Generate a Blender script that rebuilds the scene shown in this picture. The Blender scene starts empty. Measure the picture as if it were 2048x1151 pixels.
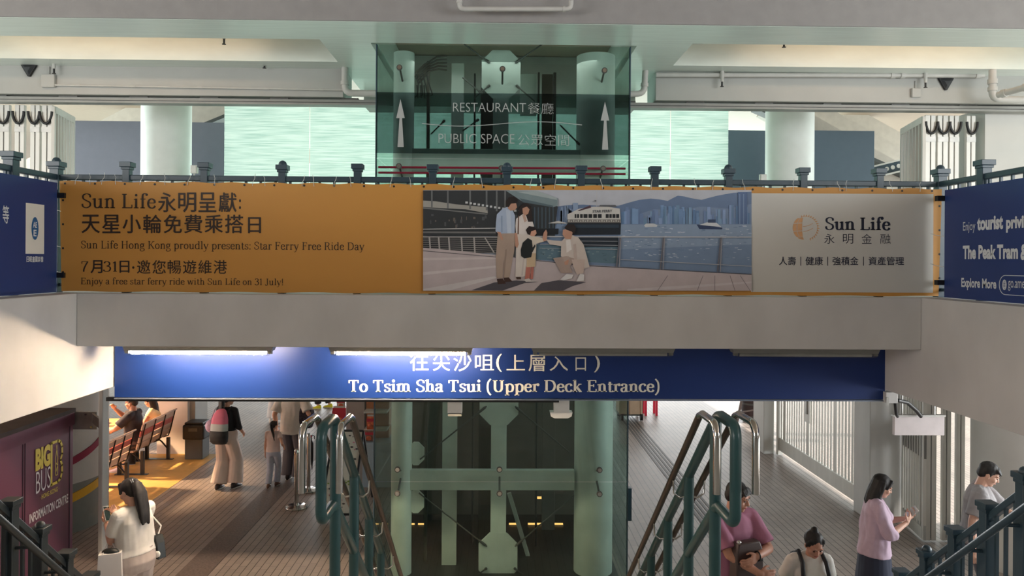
import bpy, bmesh, math, random
from mathutils import Vector, Matrix, noise
random.seed(7)
PI = math.pi
S = bpy.context.scene
C = S.collection
# ---------------------------------------------------------------- camera
F, CX, CY, H = 1480.0, 1024.0, 521.0, 3.8          # focal length in px of a 2048 px frame, horizon row, eye height
YAW, ROLL = math.radians(0.98), math.radians(0.36)
fw = Vector((math.sin(YAW), math.cos(YAW), 0)); rt0 = Vector((math.cos(YAW), -math.sin(YAW), 0)); up0 = Vector((0, 0, 1))
rt = rt0*math.cos(ROLL) + up0*math.sin(ROLL); up = up0*math.cos(ROLL) - rt0*math.sin(ROLL)
cam = bpy.data.cameras.new('camera'); cam.sensor_width = 36; cam.lens = F/2048*36; cam.shift_y = -(575.5-CY)/2048
cam.clip_start = 0.05; cam.clip_end = 400
co = bpy.data.objects.new('camera', cam); C.objects.link(co); S.camera = co
m4 = Matrix((rt, up, -fw)).transposed().to_4x4(); m4.translation = (0, 0, H); co.matrix_world = m4
# ---------------------------------------------------------------- world, light, exposure
S.view_settings.view_transform = 'Standard'; S.view_settings.look = 'None'; S.view_settings.gamma = 1.0
S.view_settings.use_curve_mapping = False
S.view_settings.exposure = 0.0
S.cycles.transparent_max_bounces = 24
W = bpy.data.worlds.new('world'); S.world = W; W.use_nodes = True
bg = W.node_tree.nodes['Background']; bg.inputs[0].default_value = (0.90, 1.0, 0.98, 1); bg.inputs[1].default_value = 1.6
def area(name, loc, target, sx, sy, power, color):
    l = bpy.data.lights.new(name, 'AREA'); l.shape = 'RECTANGLE'; l.size = sx; l.size_y = sy; l.energy = power; l.color = color
    o = bpy.data.objects.new(name, l); C.objects.link(o); o.location = loc
    o.rotation_euler = (Vector(target)-Vector(loc)).to_track_quat('-Z', 'Y').to_euler(); return o
area('stair_fill_left', (-9.5, -1.0, 5.2), (0, 6.5, 4.0), 7, 2.6, 480, (1.0, 0.98, 0.95))  # this pair of unseen lamps is added fill, standing in for side daylight
area('stair_fill_right', (9.5, -1.0, 5.2), (0, 6.5, 4.0), 7, 2.6, 480, (0.96, 0.98, 1.0))
area('daylight_upper_far', (0, 21, 5.2), (0, 9, 5.2), 18, 2.6, 860, (0.74, 1.0, 0.93))
area('daylight_lower_far', (1.5, 30, 3.0), (0, 12, 0.0), 20, 3.5, 1500, (0.97, 0.98, 1.0))
area('warm_fill_lower_left', (-12.5, 8.0, 2.0), (-1, 10, 0.4), 10, 2.4, 650, (1.0, 0.70, 0.54))  # added warm fill, unseen, that reddens the left paving
area('daylight_lower_right', (10.5, 6.5, 2.0), (3, 9, 0.8), 5, 2.4, 560, (0.95, 0.98, 1.0))
area('column_fill_left', (-13, 11.9, 5.0), (-3, 11.7, 5.2), 1.2, 2.4, 520, (0.85, 1.0, 0.97))  # this unseen pair is added to brighten the two white columns
area('column_fill_right', (13, 11.9, 5.0), (3, 11.7, 5.2), 1.2, 2.4, 230, (0.85, 1.0, 0.97))
sun = bpy.data.lights.new('sun', 'SUN'); sun.energy = 7.0; sun.angle = 0.02; sun.color = (1.0, 0.95, 0.86)
so = bpy.data.objects.new('sun', sun); C.objects.link(so); so.location = (20, 10, 20)
so.rotation_euler = Vector((-0.62, 0.12, -0.78)).to_track_quat('-Z', 'Y').to_euler()
# ---------------------------------------------------------------- pixel <-> place
def ray(px, py): return fw + rt*((px-CX)/F) + up*((CY-py)/F)
def at(px, py, Y): d = ray(px, py); return Vector((0, 0, H)) + d*(Y/d.y)           # on the plane y = Y
def atx(px, py, X): d = ray(px, py); return Vector((0, 0, H)) + d*(X/d.x)          # on the plane x = X
def atz(px, py, Z): d = ray(px, py); return Vector((0, 0, H)) + d*((Z-H)/d.z)      # on the plane z = Z
# ---------------------------------------------------------------- materials
def lin(c): return tuple(((v/255/12.92) if v/255 <= .04045 else ((v/255+.055)/1.055)**2.4) for v in c)+(1,)
_m = {}
def M(name, rgb=None, rough=.5, metal=0., var=.06, scale=8., bump=0., coat=0., emit=0., stretch=None):
    if name in _m: return _m[name]
    m = bpy.data.materials.new(name); m.use_nodes = True; nt = m.node_tree; b = nt.nodes['Principled BSDF']
    c = lin(rgb); b.inputs['Roughness'].default_value = rough; b.inputs['Metallic'].default_value = metal
    if coat: b.inputs['Coat Weight'].default_value = coat; b.inputs['Coat Roughness'].default_value = .08
    if emit: b.inputs['Emission Color'].default_value = c; b.inputs['Emission Strength'].default_value = emit
    tc = nt.nodes.new('ShaderNodeTexCoord'); nz = nt.nodes.new('ShaderNodeTexNoise'); nz.inputs['Scale'].default_value = scale; nz.inputs['Detail'].default_value = 5
    src = tc.outputs['Object']
    if stretch:
        mp = nt.nodes.new('ShaderNodeMapping'); mp.inputs['Scale'].default_value = stretch; nt.links.new(src, mp.inputs[0]); src = mp.outputs[0]
    nt.links.new(src, nz.inputs['Vector'])
    rp = nt.nodes.new('ShaderNodeMapRange'); rp.inputs['From Min'].default_value = .3; rp.inputs['From Max'].default_value = .7
    rp.inputs['To Min'].default_value = 1-var; rp.inputs['To Max'].default_value = 1+var; nt.links.new(nz.outputs[0], rp.inputs[0])
    mx = nt.nodes.new('ShaderNodeMix'); mx.data_type = 'RGBA'; mx.blend_type = 'MULTIPLY'; mx.inputs[0].default_value = 1; mx.inputs[6].default_value = c
    nt.links.new(rp.outputs[0], mx.inputs[7]); nt.links.new(mx.outputs[2], b.inputs['Base Color'])
    if bump:
        bp = nt.nodes.new('ShaderNodeBump'); bp.inputs['Strength'].default_value = bump; bp.inputs['Distance'].default_value = .01
        nt.links.new(nz.outputs[0], bp.inputs['Height']); nt.links.new(bp.outputs[0], b.inputs['Normal'])
    _m[name] = m; return m
def glass(name, tint, refl_rough=.0, ior=1.45, refl=1.0):
    m = bpy.data.materials.new(name); m.use_nodes = True; nt = m.node_tree; nt.nodes.clear()
    o = nt.nodes.new('ShaderNodeOutputMaterial'); mx = nt.nodes.new('ShaderNodeMixShader'); t = nt.nodes.new('ShaderNodeBsdfTransparent'); g = nt.nodes.new('ShaderNodeBsdfGlossy')
    lw = nt.nodes.new('ShaderNodeLayerWeight'); lw.inputs[0].default_value = .5; pw = nt.nodes.new('ShaderNodeMath'); pw.operation = 'POWER'; pw.inputs[1].default_value = 5
    r0 = ((ior-1)/(ior+1))**2; fr = nt.nodes.new('ShaderNodeMath'); fr.operation = 'MULTIPLY_ADD'; fr.inputs[1].default_value = .8*(1-r0); fr.inputs[2].default_value = r0
    nt.links.new(lw.outputs['Facing'], pw.inputs[0]); nt.links.new(pw.outputs[0], fr.inputs[0])
    nz = nt.nodes.new('ShaderNodeTexNoise'); nz.inputs['Scale'].default_value = 3.0
    tc = nt.nodes.new('ShaderNodeTexCoord'); nt.links.new(tc.outputs['Object'], nz.inputs['Vector'])
    bw = nt.nodes.new('ShaderNodeMapRange'); bw.inputs['To Min'].default_value = .9; bw.inputs['To Max'].default_value = 1.05; nt.links.new(nz.outputs[0], bw.inputs[0])
    mc = nt.nodes.new('ShaderNodeMix'); mc.data_type = 'RGBA'; mc.blend_type = 'MULTIPLY'; mc.inputs[0].default_value = 1; mc.inputs[6].default_value = tint; nt.links.new(bw.outputs[0], mc.inputs[7])
    nt.links.new(mc.outputs[2], t.inputs[0]); g.inputs['Roughness'].default_value = refl_rough; g.inputs[0].default_value = (refl, refl, refl, 1)
    nt.links.new(fr.outputs[0], mx.inputs[0]); nt.links.new(t.outputs[0], mx.inputs[1]); nt.links.new(g.outputs[0], mx.inputs[2]); nt.links.new(mx.outputs[0], o.inputs[0])
    return m
# ---------------------------------------------------------------- mesh helpers
class MB:
    def __init__(s): s.v = []; s.f = []; s.mi = []; s.cur = 0
    def add(s, vs, fs):
        n = len(s.v); s.v += [Vector(v) for v in vs]; s.f += [[i+n for i in f] for f in fs]; s.mi += [s.cur]*len(fs); return s
    def box(s, x0, x1, y0, y1, z0, z1, mtx=None):
        vs = [Vector(p) for p in ((x0,y0,z0),(x1,y0,z0),(x1,y1,z0),(x0,y1,z0),(x0,y0,z1),(x1,y0,z1),(x1,y1,z1),(x0,y1,z1))]
        if mtx: vs = [mtx @ v for v in vs]
        return s.add(vs, [(0,3,2,1),(4,5,6,7),(0,1,5,4),(1,2,6,5),(2,3,7,6),(3,0,4,7)])
    def cbox(s, c, sx, sy, sz, mtx=None):
        m = Matrix.Translation(Vector(c)) @ (mtx.to_4x4() if mtx else Matrix.Identity(4)); return s.box(-sx/2, sx/2, -sy/2, sy/2, -sz/2, sz/2, m)
    def beam(s, p0, p1, w, h, upv=(0,0,1)):
        p0 = Vector(p0); p1 = Vector(p1); d = (p1-p0); L = d.length; d.normalize(); u = Vector(upv)
        x = d.cross(u)
        if x.length < 1e-4: x = d.cross(Vector((0,1,0)))
        x.normalize(); u = x.cross(d); m = Matrix((x, d, u)).transposed().to_4x4(); m.translation = p0
        return s.box(-w/2, w/2, 0, L, -h/2, h/2, m)
    def tube(s, path, r, n=10, cap=True, sc=None):
        P = [Vector(p) for p in path]; R = r if isinstance(r, (list, tuple)) else [r]*len(P); rings = []; u = None
        for i, p in enumerate(P):
            t = (P[min(i+1, len(P)-1)]-P[max(i-1, 0)])
            if t.length < 1e-7: t = Vector((0,0,1))
            t.normalize()
            if u is None: u = t.cross(Vector((0,0,1))) if abs(t.z) < .9 else t.cross(Vector((0,1,0)))
            u = u - t*u.dot(t)
            if u.length < 1e-6: u = t.orthogonal()
            u.normalize(); w = t.cross(u)
            rings.append([p+(u*math.cos(2*PI*k/n)+w*math.sin(2*PI*k/n))*R[i] for k in range(n)])
        vs = [v for q in rings for v in q]; fs = []
        for i in range(len(P)-1):
            for k in range(n): a = i*n+k; b = i*n+(k+1) % n; fs.append((a, b, b+n, a+n))
        if cap: fs.append(tuple(range(n-1, -1, -1))); fs.append(tuple(range((len(P)-1)*n, len(P)*n)))
        return s.add(vs, fs)
    def loft(s, rings):                                # rings of equal point counts, closed and capped
        n = len(rings[0]); vs = [v for q in rings for v in q]; fs = []
        for i in range(len(rings)-1):
            for k in range(n): a = i*n+k; b = i*n+(k+1) % n; fs.append((a, b, b+n, a+n))
        fs.append(tuple(range(n-1, -1, -1))); fs.append(tuple(range((len(rings)-1)*n, len(rings)*n)))
        return s.add(vs, fs)
    def cyl(s, c, r, h, n=20, r2=None): c = Vector(c); return s.tube([c, c+Vector((0,0,h))], [r, r if r2 is None else r2], n)
    def lathe(s, c, prof, n=24):
        c = Vector(c); return s.loft([[c+Vector((r*math.cos(2*PI*k/n), r*math.sin(2*PI*k/n), z)) for k in range(n)] for r, z in prof])
    def ell(s, c, rx, ry, rz, mtx=None, n=16, m=10):
        c = Vector(c); mt = mtx or Matrix.Identity(3); rings = []
        for i in range(m+1):
            a = -PI/2+PI*min(max(i/m, .012), .988); rings.append([c+mt @ Vector((rx*math.cos(a)*math.cos(2*PI*k/n), ry*math.cos(a)*math.sin(2*PI*k/n), rz*math.sin(a))) for k in range(n)])
        return s.loft(rings)
    def cap(s, p0, p1, r0, r1, n=12):                  # rounded cone
        p0 = Vector(p0); p1 = Vector(p1); d = p1-p0; L = d.length
        if L < 1e-6: return s.ell(p0, r0, r0, r0)
        d /= L; path = []; R = []
        for a in (85, 60, 30): path.append(p0-d*r0*math.sin(math.radians(a))); R.append(r0*math.cos(math.radians(a)))
        for t in (0, .5, 1): path.append(p0.lerp(p1, t)); R.append(r0+(r1-r0)*t)
        for a in (30, 60, 85): path.append(p1+d*r1*math.sin(math.radians(a))); R.append(r1*math.cos(math.radians(a)))
        return s.tube(path, R, n)
    def poly(s, pts, off=None):
        return s.add(pts, [tuple(range(len(pts)))])
    def prism(s, pts, d):                               # polygon swept by the vector d
        n = len(pts); d = Vector(d); P = [Vector(p) for p in pts]
        return s.add(P+[p+d for p in P], [tuple(range(n-1, -1, -1)), tuple(range(n, 2*n))]+[(i, (i+1) % n, (i+1) % n+n, i+n) for i in range(n)])
    def build(s, name, mat, parent=None, smooth=None, bevel=0., recalc=True):
        root = parent
        while root is not None and root.parent is not None: root = root.parent
        off = root.location if root is not None else Vector((0,0,0))
        me = bpy.data.meshes.new(name); me.from_pydata([v-off for v in s.v], [], s.f)
        for q in (mat if isinstance(mat, (list, tuple)) else [mat]): me.materials.append(q)
        me.polygons.foreach_set('material_index', s.mi)
        if recalc:
            bm = bmesh.new(); bm.from_mesh(me); bmesh.ops.recalc_face_normals(bm, faces=bm.faces); bm.to_mesh(me); bm.free()
        if smooth is not None:
            me.polygons.foreach_set('use_smooth', [True]*len(me.polygons)); me.set_sharp_from_angle(angle=math.radians(smooth))
        o = bpy.data.objects.new(name, me); C.objects.link(o); o.parent = parent
        if bevel:
            b = o.modifiers.new('bevel', 'BEVEL'); b.width = bevel; b.segments = 2; b.limit_method = 'ANGLE'
        return o
def tag(o, label=None, cat=None, group=None, kind=None):
    if label: o['label'] = label
    if cat: o['category'] = cat
    if group: o['group'] = group
    if kind: o['kind'] = kind
    return o
def thing(name, label, cat, loc=(0,0,0), group=None):
    o = bpy.data.objects.new(name, None); o.empty_display_size = .1; C.objects.link(o); o.location = loc; return tag(o, label, cat, group)
def struct(mb, name, mat, smooth=None, bevel=0., label=None):
    o = mb.build(name, mat, None, smooth, bevel); o['kind'] = 'structure'
    if label: o['label'] = label
    return o
def copy_tree(o, parent=None):
    c = o.copy(); C.objects.link(c); c.parent = parent
    for ch in list(o.children): copy_tree(ch, c)
    return c
def fuse(mb, voxel, smooth_it=2):
    """one continuous closed surface from overlapping closed shapes"""
    me = bpy.data.meshes.new('f'); me.from_pydata(mb.v, [], mb.f)
    bm = bmesh.new(); bm.from_mesh(me); bmesh.ops.recalc_face_normals(bm, faces=bm.faces); bm.to_mesh(me); bm.free()
    o = bpy.data.objects.new('f', me); C.objects.link(o)
    r = o.modifiers.new('r', 'REMESH'); r.mode = 'VOXEL'; r.voxel_size = voxel; r.use_smooth_shade = True
    if smooth_it: k = o.modifiers.new('s', 'SMOOTH'); k.iterations = smooth_it; k.factor = .5
    bpy.context.view_layer.update(); dg = bpy.context.evaluated_depsgraph_get(); out = bpy.data.meshes.new_from_object(o.evaluated_get(dg))
    bpy.data.objects.remove(o); bpy.data.meshes.remove(me); return out
def link_mesh(me, name, mat, parent, folds=0., fscale=9., fstretch=(1,1,.45)):
    me.name = name; me.materials.clear(); me.materials.append(mat)
    if folds:
        me.calc_loop_triangles(); N = [v.normal.copy() for v in me.vertices]
        for v, nn in zip(me.vertices, N):
            p = Vector((v.co.x*fstretch[0], v.co.y*fstretch[1], v.co.z*fstretch[2]))*fscale
            v.co += nn*(folds*(noise.noise(p)+.5*noise.noise(p*2.3)))
    me.polygons.foreach_set('use_smooth', [True]*len(me.polygons))
    o = bpy.data.objects.new(name, me); C.objects.link(o); o.parent = parent; return o
# ---------------------------------------------------------------- lettering
def text_geo(s, bold=0., spacing=1.):
    if bold > 0 and any(ord(ch) > 0x2e80 for ch in s):     # heavier strokes of a Chinese character: the outline laid over itself, slightly shifted
        v0, f0 = text_geo(s, 0., spacing); n = len(v0); vs = []; fs = []
        for i, (dx, dy) in enumerate(((-1.3, 0), (1.3, 0), (0, .8), (0, -.8))): vs += [(x+dx*bold, y+dy*bold, i) for x, y in v0]; fs += [tuple(k+i*n for k in f) for f in f0]
        return vs, fs
    c = bpy.data.curves.new('t', 'FONT'); c.body = s; c.size = 1; c.offset = bold; c.space_character = spacing; c.resolution_u = 3
    o = bpy.data.objects.new('t', c); C.objects.link(o); bpy.context.view_layer.update()
    me = bpy.data.meshes.new_from_object(o.evaluated_get(bpy.context.evaluated_depsgraph_get()))
    vs = [(v.co.x, v.co.y) for v in me.vertices]; fs = [tuple(p.vertices) for p in me.polygons]
    bpy.data.objects.remove(o); bpy.data.curves.remove(c); bpy.data.meshes.remove(me); return vs, fs
SW = {}
def _cat(P, k=6):
    out = []
    for i in range(len(P)-1):
        p0 = P[max(i-1, 0)]; p1 = P[i]; p2 = P[i+1]; p3 = P[min(i+2, len(P)-1)]
        for j in range(k):
            t = j/k; out.append(tuple(.5*(2*p1[d]+(p2[d]-p0[d])*t+(2*p0[d]-5*p1[d]+4*p2[d]-p3[d])*t*t+(3*p1[d]-p0[d]-3*p2[d]+p3[d])*t**3) for d in (0, 1)))
    return out+[P[-1]]
def _arc(cx, cy, rx, ry, a0, a1, k=16): return [(cx+rx*math.cos(math.radians(a0+(a1-a0)*i/k)), cy+ry*math.sin(math.radians(a0+(a1-a0)*i/k))) for i in range(k+1)]
# glyphs: V stem(x,y0,y1,serifs: b bottom, t top, l top-left half) / A arc / P smooth pen path / H thin bar / L straight stroke(x0,y0,x1,y1,weight) / D dot
XH, CAPH = .46, .68
G = {
'S': (.52, [('P', [(.44,.50),(.42,.62),(.26,.67),(.11,.59),(.12,.44),(.26,.35),(.42,.26),(.43,.10),(.27,.01),(.11,.06),(.07,.19)], .8)]),
's': (.40, [('P', [(.33,.35),(.31,.43),(.20,.45),(.09,.40),(.10,.30),(.20,.24),(.32,.17),(.32,.07),(.20,.01),(.09,.04),(.06,.13)], .8)]),
'T': (.62, [('V', .31, 0, CAPH, 'b'), ('H', .05, .57, .65), ('L', .06,.66,.06,.50,.5), ('L', .56,.66,.56,.50,.5)]),
'L': (.56, [('V', .15, 0, CAPH, 'bt'), ('H', .15, .50, .02), ('L', .50,.02,.50,.17,.5)]),
'H': (.74, [('V', .16, 0, CAPH, 'bt'), ('V', .58, 0, CAPH, 'bt'), ('H', .16, .58, .35)]),
'K': (.68, [('V', .16, 0, CAPH, 'bt'), ('L', .20,.30,.56,.66,.45), ('L', .30,.40,.58,.02,1), ('H', .46,.66,.655), ('H', .48,.68,.02)]),
'F': (.56, [('V', .16, 0, CAPH, 'bt'), ('H', .16, .50, .655), ('L', .50,.66,.50,.52,.5), ('H', .16, .40, .36), ('L', .40,.44,.40,.28,.45)]),
'E': (.60, [('V', .16, 0, CAPH, 'bt'), ('H', .16, .52, .655), ('L', .52,.66,.52,.52,.5), ('H', .16, .40, .36), ('L', .40,.44,.40,.28,.45), ('H', .16, .54, .02), ('L', .54,.02,.54,.17,.5)]),
'R': (.66, [('V', .16, 0, CAPH, 'bt'), ('P', [(.16,.655),(.32,.655),(.46,.60),(.49,.50),(.44,.39),(.32,.34),(.16,.34)], 1), ('P', [(.32,.34),(.43,.24),(.48,.08),(.58,.01),(.64,.03)], .9)]),
'D': (.72, [('V', .16, 0, CAPH, 'bt'), ('P', [(.16,.655),(.34,.655),(.53,.58),(.62,.34),(.53,.10),(.34,.02),(.16,.02)], 1)]),
'U': (.72, [('V', .18, .22, CAPH, 't'), ('A', .37,.22,.19,.21,180,360), ('V', .56, .22, CAPH, 't')]),
'J': (.42, [('V', .26, .12, CAPH, 't'), ('P', [(.26,.14),(.25,.02),(.17,-.04),(.07,-.01),(.06,.07)], .9)]),
'a': (.46, [('P', [(.08,.34),(.12,.43),(.22,.45),(.32,.40),(.32,.28)], 1), ('V', .32, .06, .34, ''), ('P', [(.32,.07),(.37,.01),(.44,.05)], .6), ('P', [(.32,.26),(.18,.24),(.08,.18),(.07,.08),(.15,.01),(.25,.03),(.32,.11)], .95)]),
'c': (.44, [('P', [(.38,.34),(.33,.43),(.23,.45),(.11,.38),(.07,.23),(.12,.07),(.24,.01),(.34,.04),(.40,.12)], 1)]),
'd': (.54, [('V', .40, 0, .70, 'lr'), ('P', [(.40,.36),(.33,.44),(.23,.45),(.11,.38),(.07,.22),(.11,.07),(.22,.01),(.33,.04),(.40,.12)], 1)]),
'e': (.45, [('H', .09, .38, .255), ('P', [(.38,.255),(.36,.38),(.24,.45),(.12,.39),(.07,.23),(.12,.07),(.24,.01),(.34,.04),(.40,.12)], 1)]),
'f': (.34, [('V', .15, 0, .56, 'b'), ('P', [(.15,.54),(.17,.65),(.26,.70),(.35,.67)], .9), ('H', .04, .29, .44), ('D', .34,.645)]),
'g': (.48, [('A', .21,.30,.135,.15,0,360), ('P', [(.30,.42),(.38,.46),(.45,.44)], .6), ('P', [(.14,.18),(.08,.10),(.14,.05),(.32,.03),(.42,-.04),(.40,-.15),(.24,-.21),(.08,-.18),(.04,-.09),(.12,-.01)], .75)]),
'h': (.56, [('V', .14, 0, .70, 'bl'), ('P', [(.14,.34),(.22,.43),(.32,.45),(.40,.38),(.41,.26)], .95), ('V', .41, 0, .30, 'b')]),
'i': (.29, [('V', .14, 0, XH, 'bl'), ('D', .14,.62)]),
'j': (.27, [('V', .15, -.08, XH, 'l'), ('P', [(.15,-.06),(.13,-.17),(.04,-.20),(-.02,-.16)], .8), ('D', .15,.62)]),
'k': (.53, [('V', .14, 0, .70, 'bl'), ('L', .16,.20,.40,.44,.45), ('L', .24,.27,.44,.02,1), ('H', .32,.50,.44), ('H', .36,.52,.02)]),
'l': (.28, [('V', .14, 0, .70, 'bl')]),
'm': (.83, [('V', .14, 0, XH, 'bl'), ('P', [(.14,.34),(.22,.43),(.31,.45),(.39,.38),(.40,.26)], .95), ('V', .40, 0, .30, 'b'), ('P', [(.40,.34),(.48,.43),(.57,.45),(.66,.38),(.67,.26)], .95), ('V', .67, 0, .30, 'b')]),
'n': (.56, [('V', .14, 0, XH, 'bl'), ('P', [(.14,.34),(.22,.43),(.32,.45),(.40,.38),(.41,.26)], .95), ('V', .41, 0, .30, 'b')]),
'o': (.49, [('A', .245,.23,.175,.215,0,360)]),
'p': (.54, [('V', .14, -.21, XH, 'bl'), ('P', [(.14,.34),(.21,.43),(.31,.45),(.43,.37),(.46,.23),(.42,.07),(.31,.01),(.21,.03),(.14,.11)], 1)]),
'r': (.40, [('V', .14, 0, XH, 'bl'), ('P', [(.14,.32),(.20,.42),(.30,.45)], .9), ('D', .33,.41)]),
't': (.34, [('V', .15, .10, .58, ''), ('P', [(.15,.12),(.17,.02),(.26,.01),(.33,.06)], .8), ('H', .04, .30, .44)]),
'u': (.56, [('V', .13, .16, XH, 'l'), ('P', [(.13,.18),(.15,.06),(.23,.01),(.33,.04),(.41,.13)], .95), ('V', .41, 0, XH, 'lr')]),
'w': (.72, [('L', .08,.45,.22,.01,1), ('L', .22,.01,.36,.44,.5), ('L', .36,.44,.50,.01,1), ('L', .50,.01,.64,.45,.5), ('H', .01,.17,.445), ('H', .56,.72,.445), ('H', .29,.42,.445)]),
'y': (.50, [('L', .08,.45,.25,.02,1), ('P', [(.43,.45),(.25,-.02),(.17,-.17),(.08,-.20),(.03,-.16)], .5), ('H', .01,.17,.445), ('H', .35,.50,.445)]),
'1': (.36, [('V', .19, 0, .68, 'b'), ('L', .19,.66,.07,.57,.5)]),
'3': (.50, [('P', [(.09,.56),(.15,.66),(.28,.67),(.38,.58),(.36,.44),(.22,.37)], .95), ('P', [(.22,.37),(.37,.33),(.43,.20),(.36,.05),(.22,.01),(.09,.05),(.06,.13)], .95)]),
'7': (.48, [('H', .06, .44, .64), ('L', .07,.65,.07,.50,.5), ('P', [(.43,.64),(.30,.42),(.20,.18),(.18,.0)], 1)]),
'(': (.32, [('P', [(.27,.74),(.13,.56),(.09,.28),(.13,.0),(.27,-.18)], .8)]),
')': (.32, [('P', [(.05,.74),(.19,.56),(.23,.28),(.19,.0),(.05,-.18)], .8)]),
'!': (.26, [('L', .13,.68,.13,.18,.9), ('D', .13,.03)]), ':': (.24, [('D', .12,.04), ('D', .12,.40)]), '.': (.24, [('D', .12,.04)]), ' ': (.25, [])}
def serif_geo(s, wt=.095, thin=.42, track=0.):
    vs = []; fs = []; x = 0
    def quad(a, b, c, d): n = len(vs); vs.extend([a, b, c, d]); fs.append((n, n+1, n+2, n+3))
    def rect(x0, x1, y0, y1): quad((x0,y0),(x1,y0),(x1,y1),(x0,y1))
    def ribbon(P, f, varw=True):
        n0 = len(vs)
        for i, p in enumerate(P):
            a = P[max(i-1, 0)]; b = P[min(i+1, len(P)-1)]; dx, dy = b[0]-a[0], b[1]-a[1]; L = math.hypot(dx, dy) or 1
            w = wt*f*((thin+(1-thin)*abs(dy/L)) if varw else 1)/2; nx, ny = -dy/L*w, dx/L*w
            vs.append((p[0]+nx, p[1]+ny)); vs.append((p[0]-nx, p[1]-ny))
        for i in range(len(P)-1): k = n0+2*i; fs.append((k, k+1, k+3, k+2))
    for ch in s:
        adv, els = G[ch]; st = wt*.42
        for ei, e in enumerate(els):
            v_at = len(vs)
            if e[0] == 'V':
                _, cx, y0, y1, sf = e; h = wt/2; cx += x; rect(cx-h, cx+h, y0, y1); e2 = h+.062
                if 'b' in sf: rect(cx-e2, cx+e2, y0, y0+st)
                if 't' in sf: rect(cx-e2, cx+e2, y1-st, y1)
                if 'l' in sf: quad((cx-e2, y1-st*1.5), (cx, y1-st*1.2), (cx+h, y1), (cx-e2, y1-st*.5))
                if 'r' in sf: rect(cx, cx+e2, y0, y0+st)
            elif e[0] == 'A': ribbon([(p[0]+x, p[1]) for p in _arc(*e[1:7], k=22)], 1)
            elif e[0] == 'P': ribbon([(p[0]+x, p[1]) for p in _cat(e[1])], e[2])
            elif e[0] == 'H': rect(x+e[1], x+e[2], e[3]-st/2, e[3]+st/2)
            elif e[0] == 'L': ribbon([(x+e[1], e[2]), (x+e[3], e[4])], e[5], False)
            elif e[0] == 'D':
                n = len(vs); r = wt*.62; vs.extend([(x+e[1]+r*math.cos(q*PI/5), e[2]+r*math.sin(q*PI/5)) for q in range(10)]); fs.append(tuple(range(n, n+10)))
            for j in range(v_at, len(vs)): vs[j] = (vs[j][0], vs[j][1], ei)
        x += adv+track
    return vs, fs
def lines(mb, name, mat, parent):
    """each line of lettering becomes an object of its own"""
    sg = mb.segs+[(len(mb.v), len(mb.f))]
    for (v0, f0), (v1, f1) in zip(sg, sg[1:]):
        q = MB(); q.v = mb.v[v0:v1]; q.f = [[i-v0 for i in f] for f in mb.f[f0:f1]]; q.mi = [0]*(f1-f0); q.build(name, mat, parent)
def put_text(mb, geo, q, new=True):
    """fit the outline of a line of lettering into the quad q = (lower left, lower right, upper left) of world points"""
    vs, fs = geo; x0 = min(v[0] for v in vs); x1 = max(v[0] for v in vs); y0 = min(v[1] for v in vs); y1 = max(v[1] for v in vs)
    if new: mb.segs = getattr(mb, 'segs', [])+[(len(mb.v), len(mb.f))]
    a, b, c = (Vector(p) for p in q); ex = (b-a)/(x1-x0); ey = (c-a)/(y1-y0)
    n = ex.cross(ey).normalized()*.00015
    mb.add([a+ex*(v[0]-x0)+ey*(v[1]-y0)+(n*v[2] if len(v) > 2 else n*0) for v in vs], fs)
# ================================================================ materials of the place
PAINT = M('white_paint', (206, 205, 201), .55, var=.05, scale=1.3, bump=.05)
PAINT2 = M('grey_paint', (178, 178, 175), .6, var=.06, scale=1.6, bump=.05)
PLASTER = M('trowelled_plaster', (203, 201, 199), .6, var=.07, scale=2.2, bump=.12, stretch=(1, 1, .6))
GLOSS = M('gloss_soffit_paint', (230, 238, 233), .28, var=.05, scale=5, bump=.04, stretch=(.4, 6, 1))
COFFER = M('coffer_paint', (182, 165, 148), .6, var=.03)
DARKGREY = M('dark_grey_metal', (92, 92, 90), .45, .6)
GREEN = M('dark_green_enamel', (44, 78, 80), .32, 0, var=.06, scale=14, bump=.03)
GREEN2 = M('blue_green_enamel', (52, 72, 84), .35, 0, var=.07, scale=14, bump=.03)
BLACKRAIL = M('black_green_enamel', (36, 44, 48), .4, 0, var=.08, scale=14, bump=.03)
STEEL = M('polished_steel', (205, 203, 200), .12, 1., var=.04, scale=20)
BRONZE = M('worn_dark_handrail', (84, 74, 66), .3, .75, var=.15, scale=9, stretch=(1, 1, 1))
GALV = M('galvanised_steel', (178, 176, 172), .4, .7, var=.12, scale=11)
BLACK = M('black_plastic', (24, 25, 28), .45)
WHITEPL = M('white_plastic', (222, 221, 216), .4)
PIPE = M('painted_pipe', (196, 194, 190), .45, var=.06, scale=6)
GATE = M('gate_aluminium', (214, 212, 206), .42, .25, var=.07, scale=7, stretch=(1, 1, .2))
GATED = M('gate_dark_infill', (70, 74, 74), .5, .3)
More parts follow.
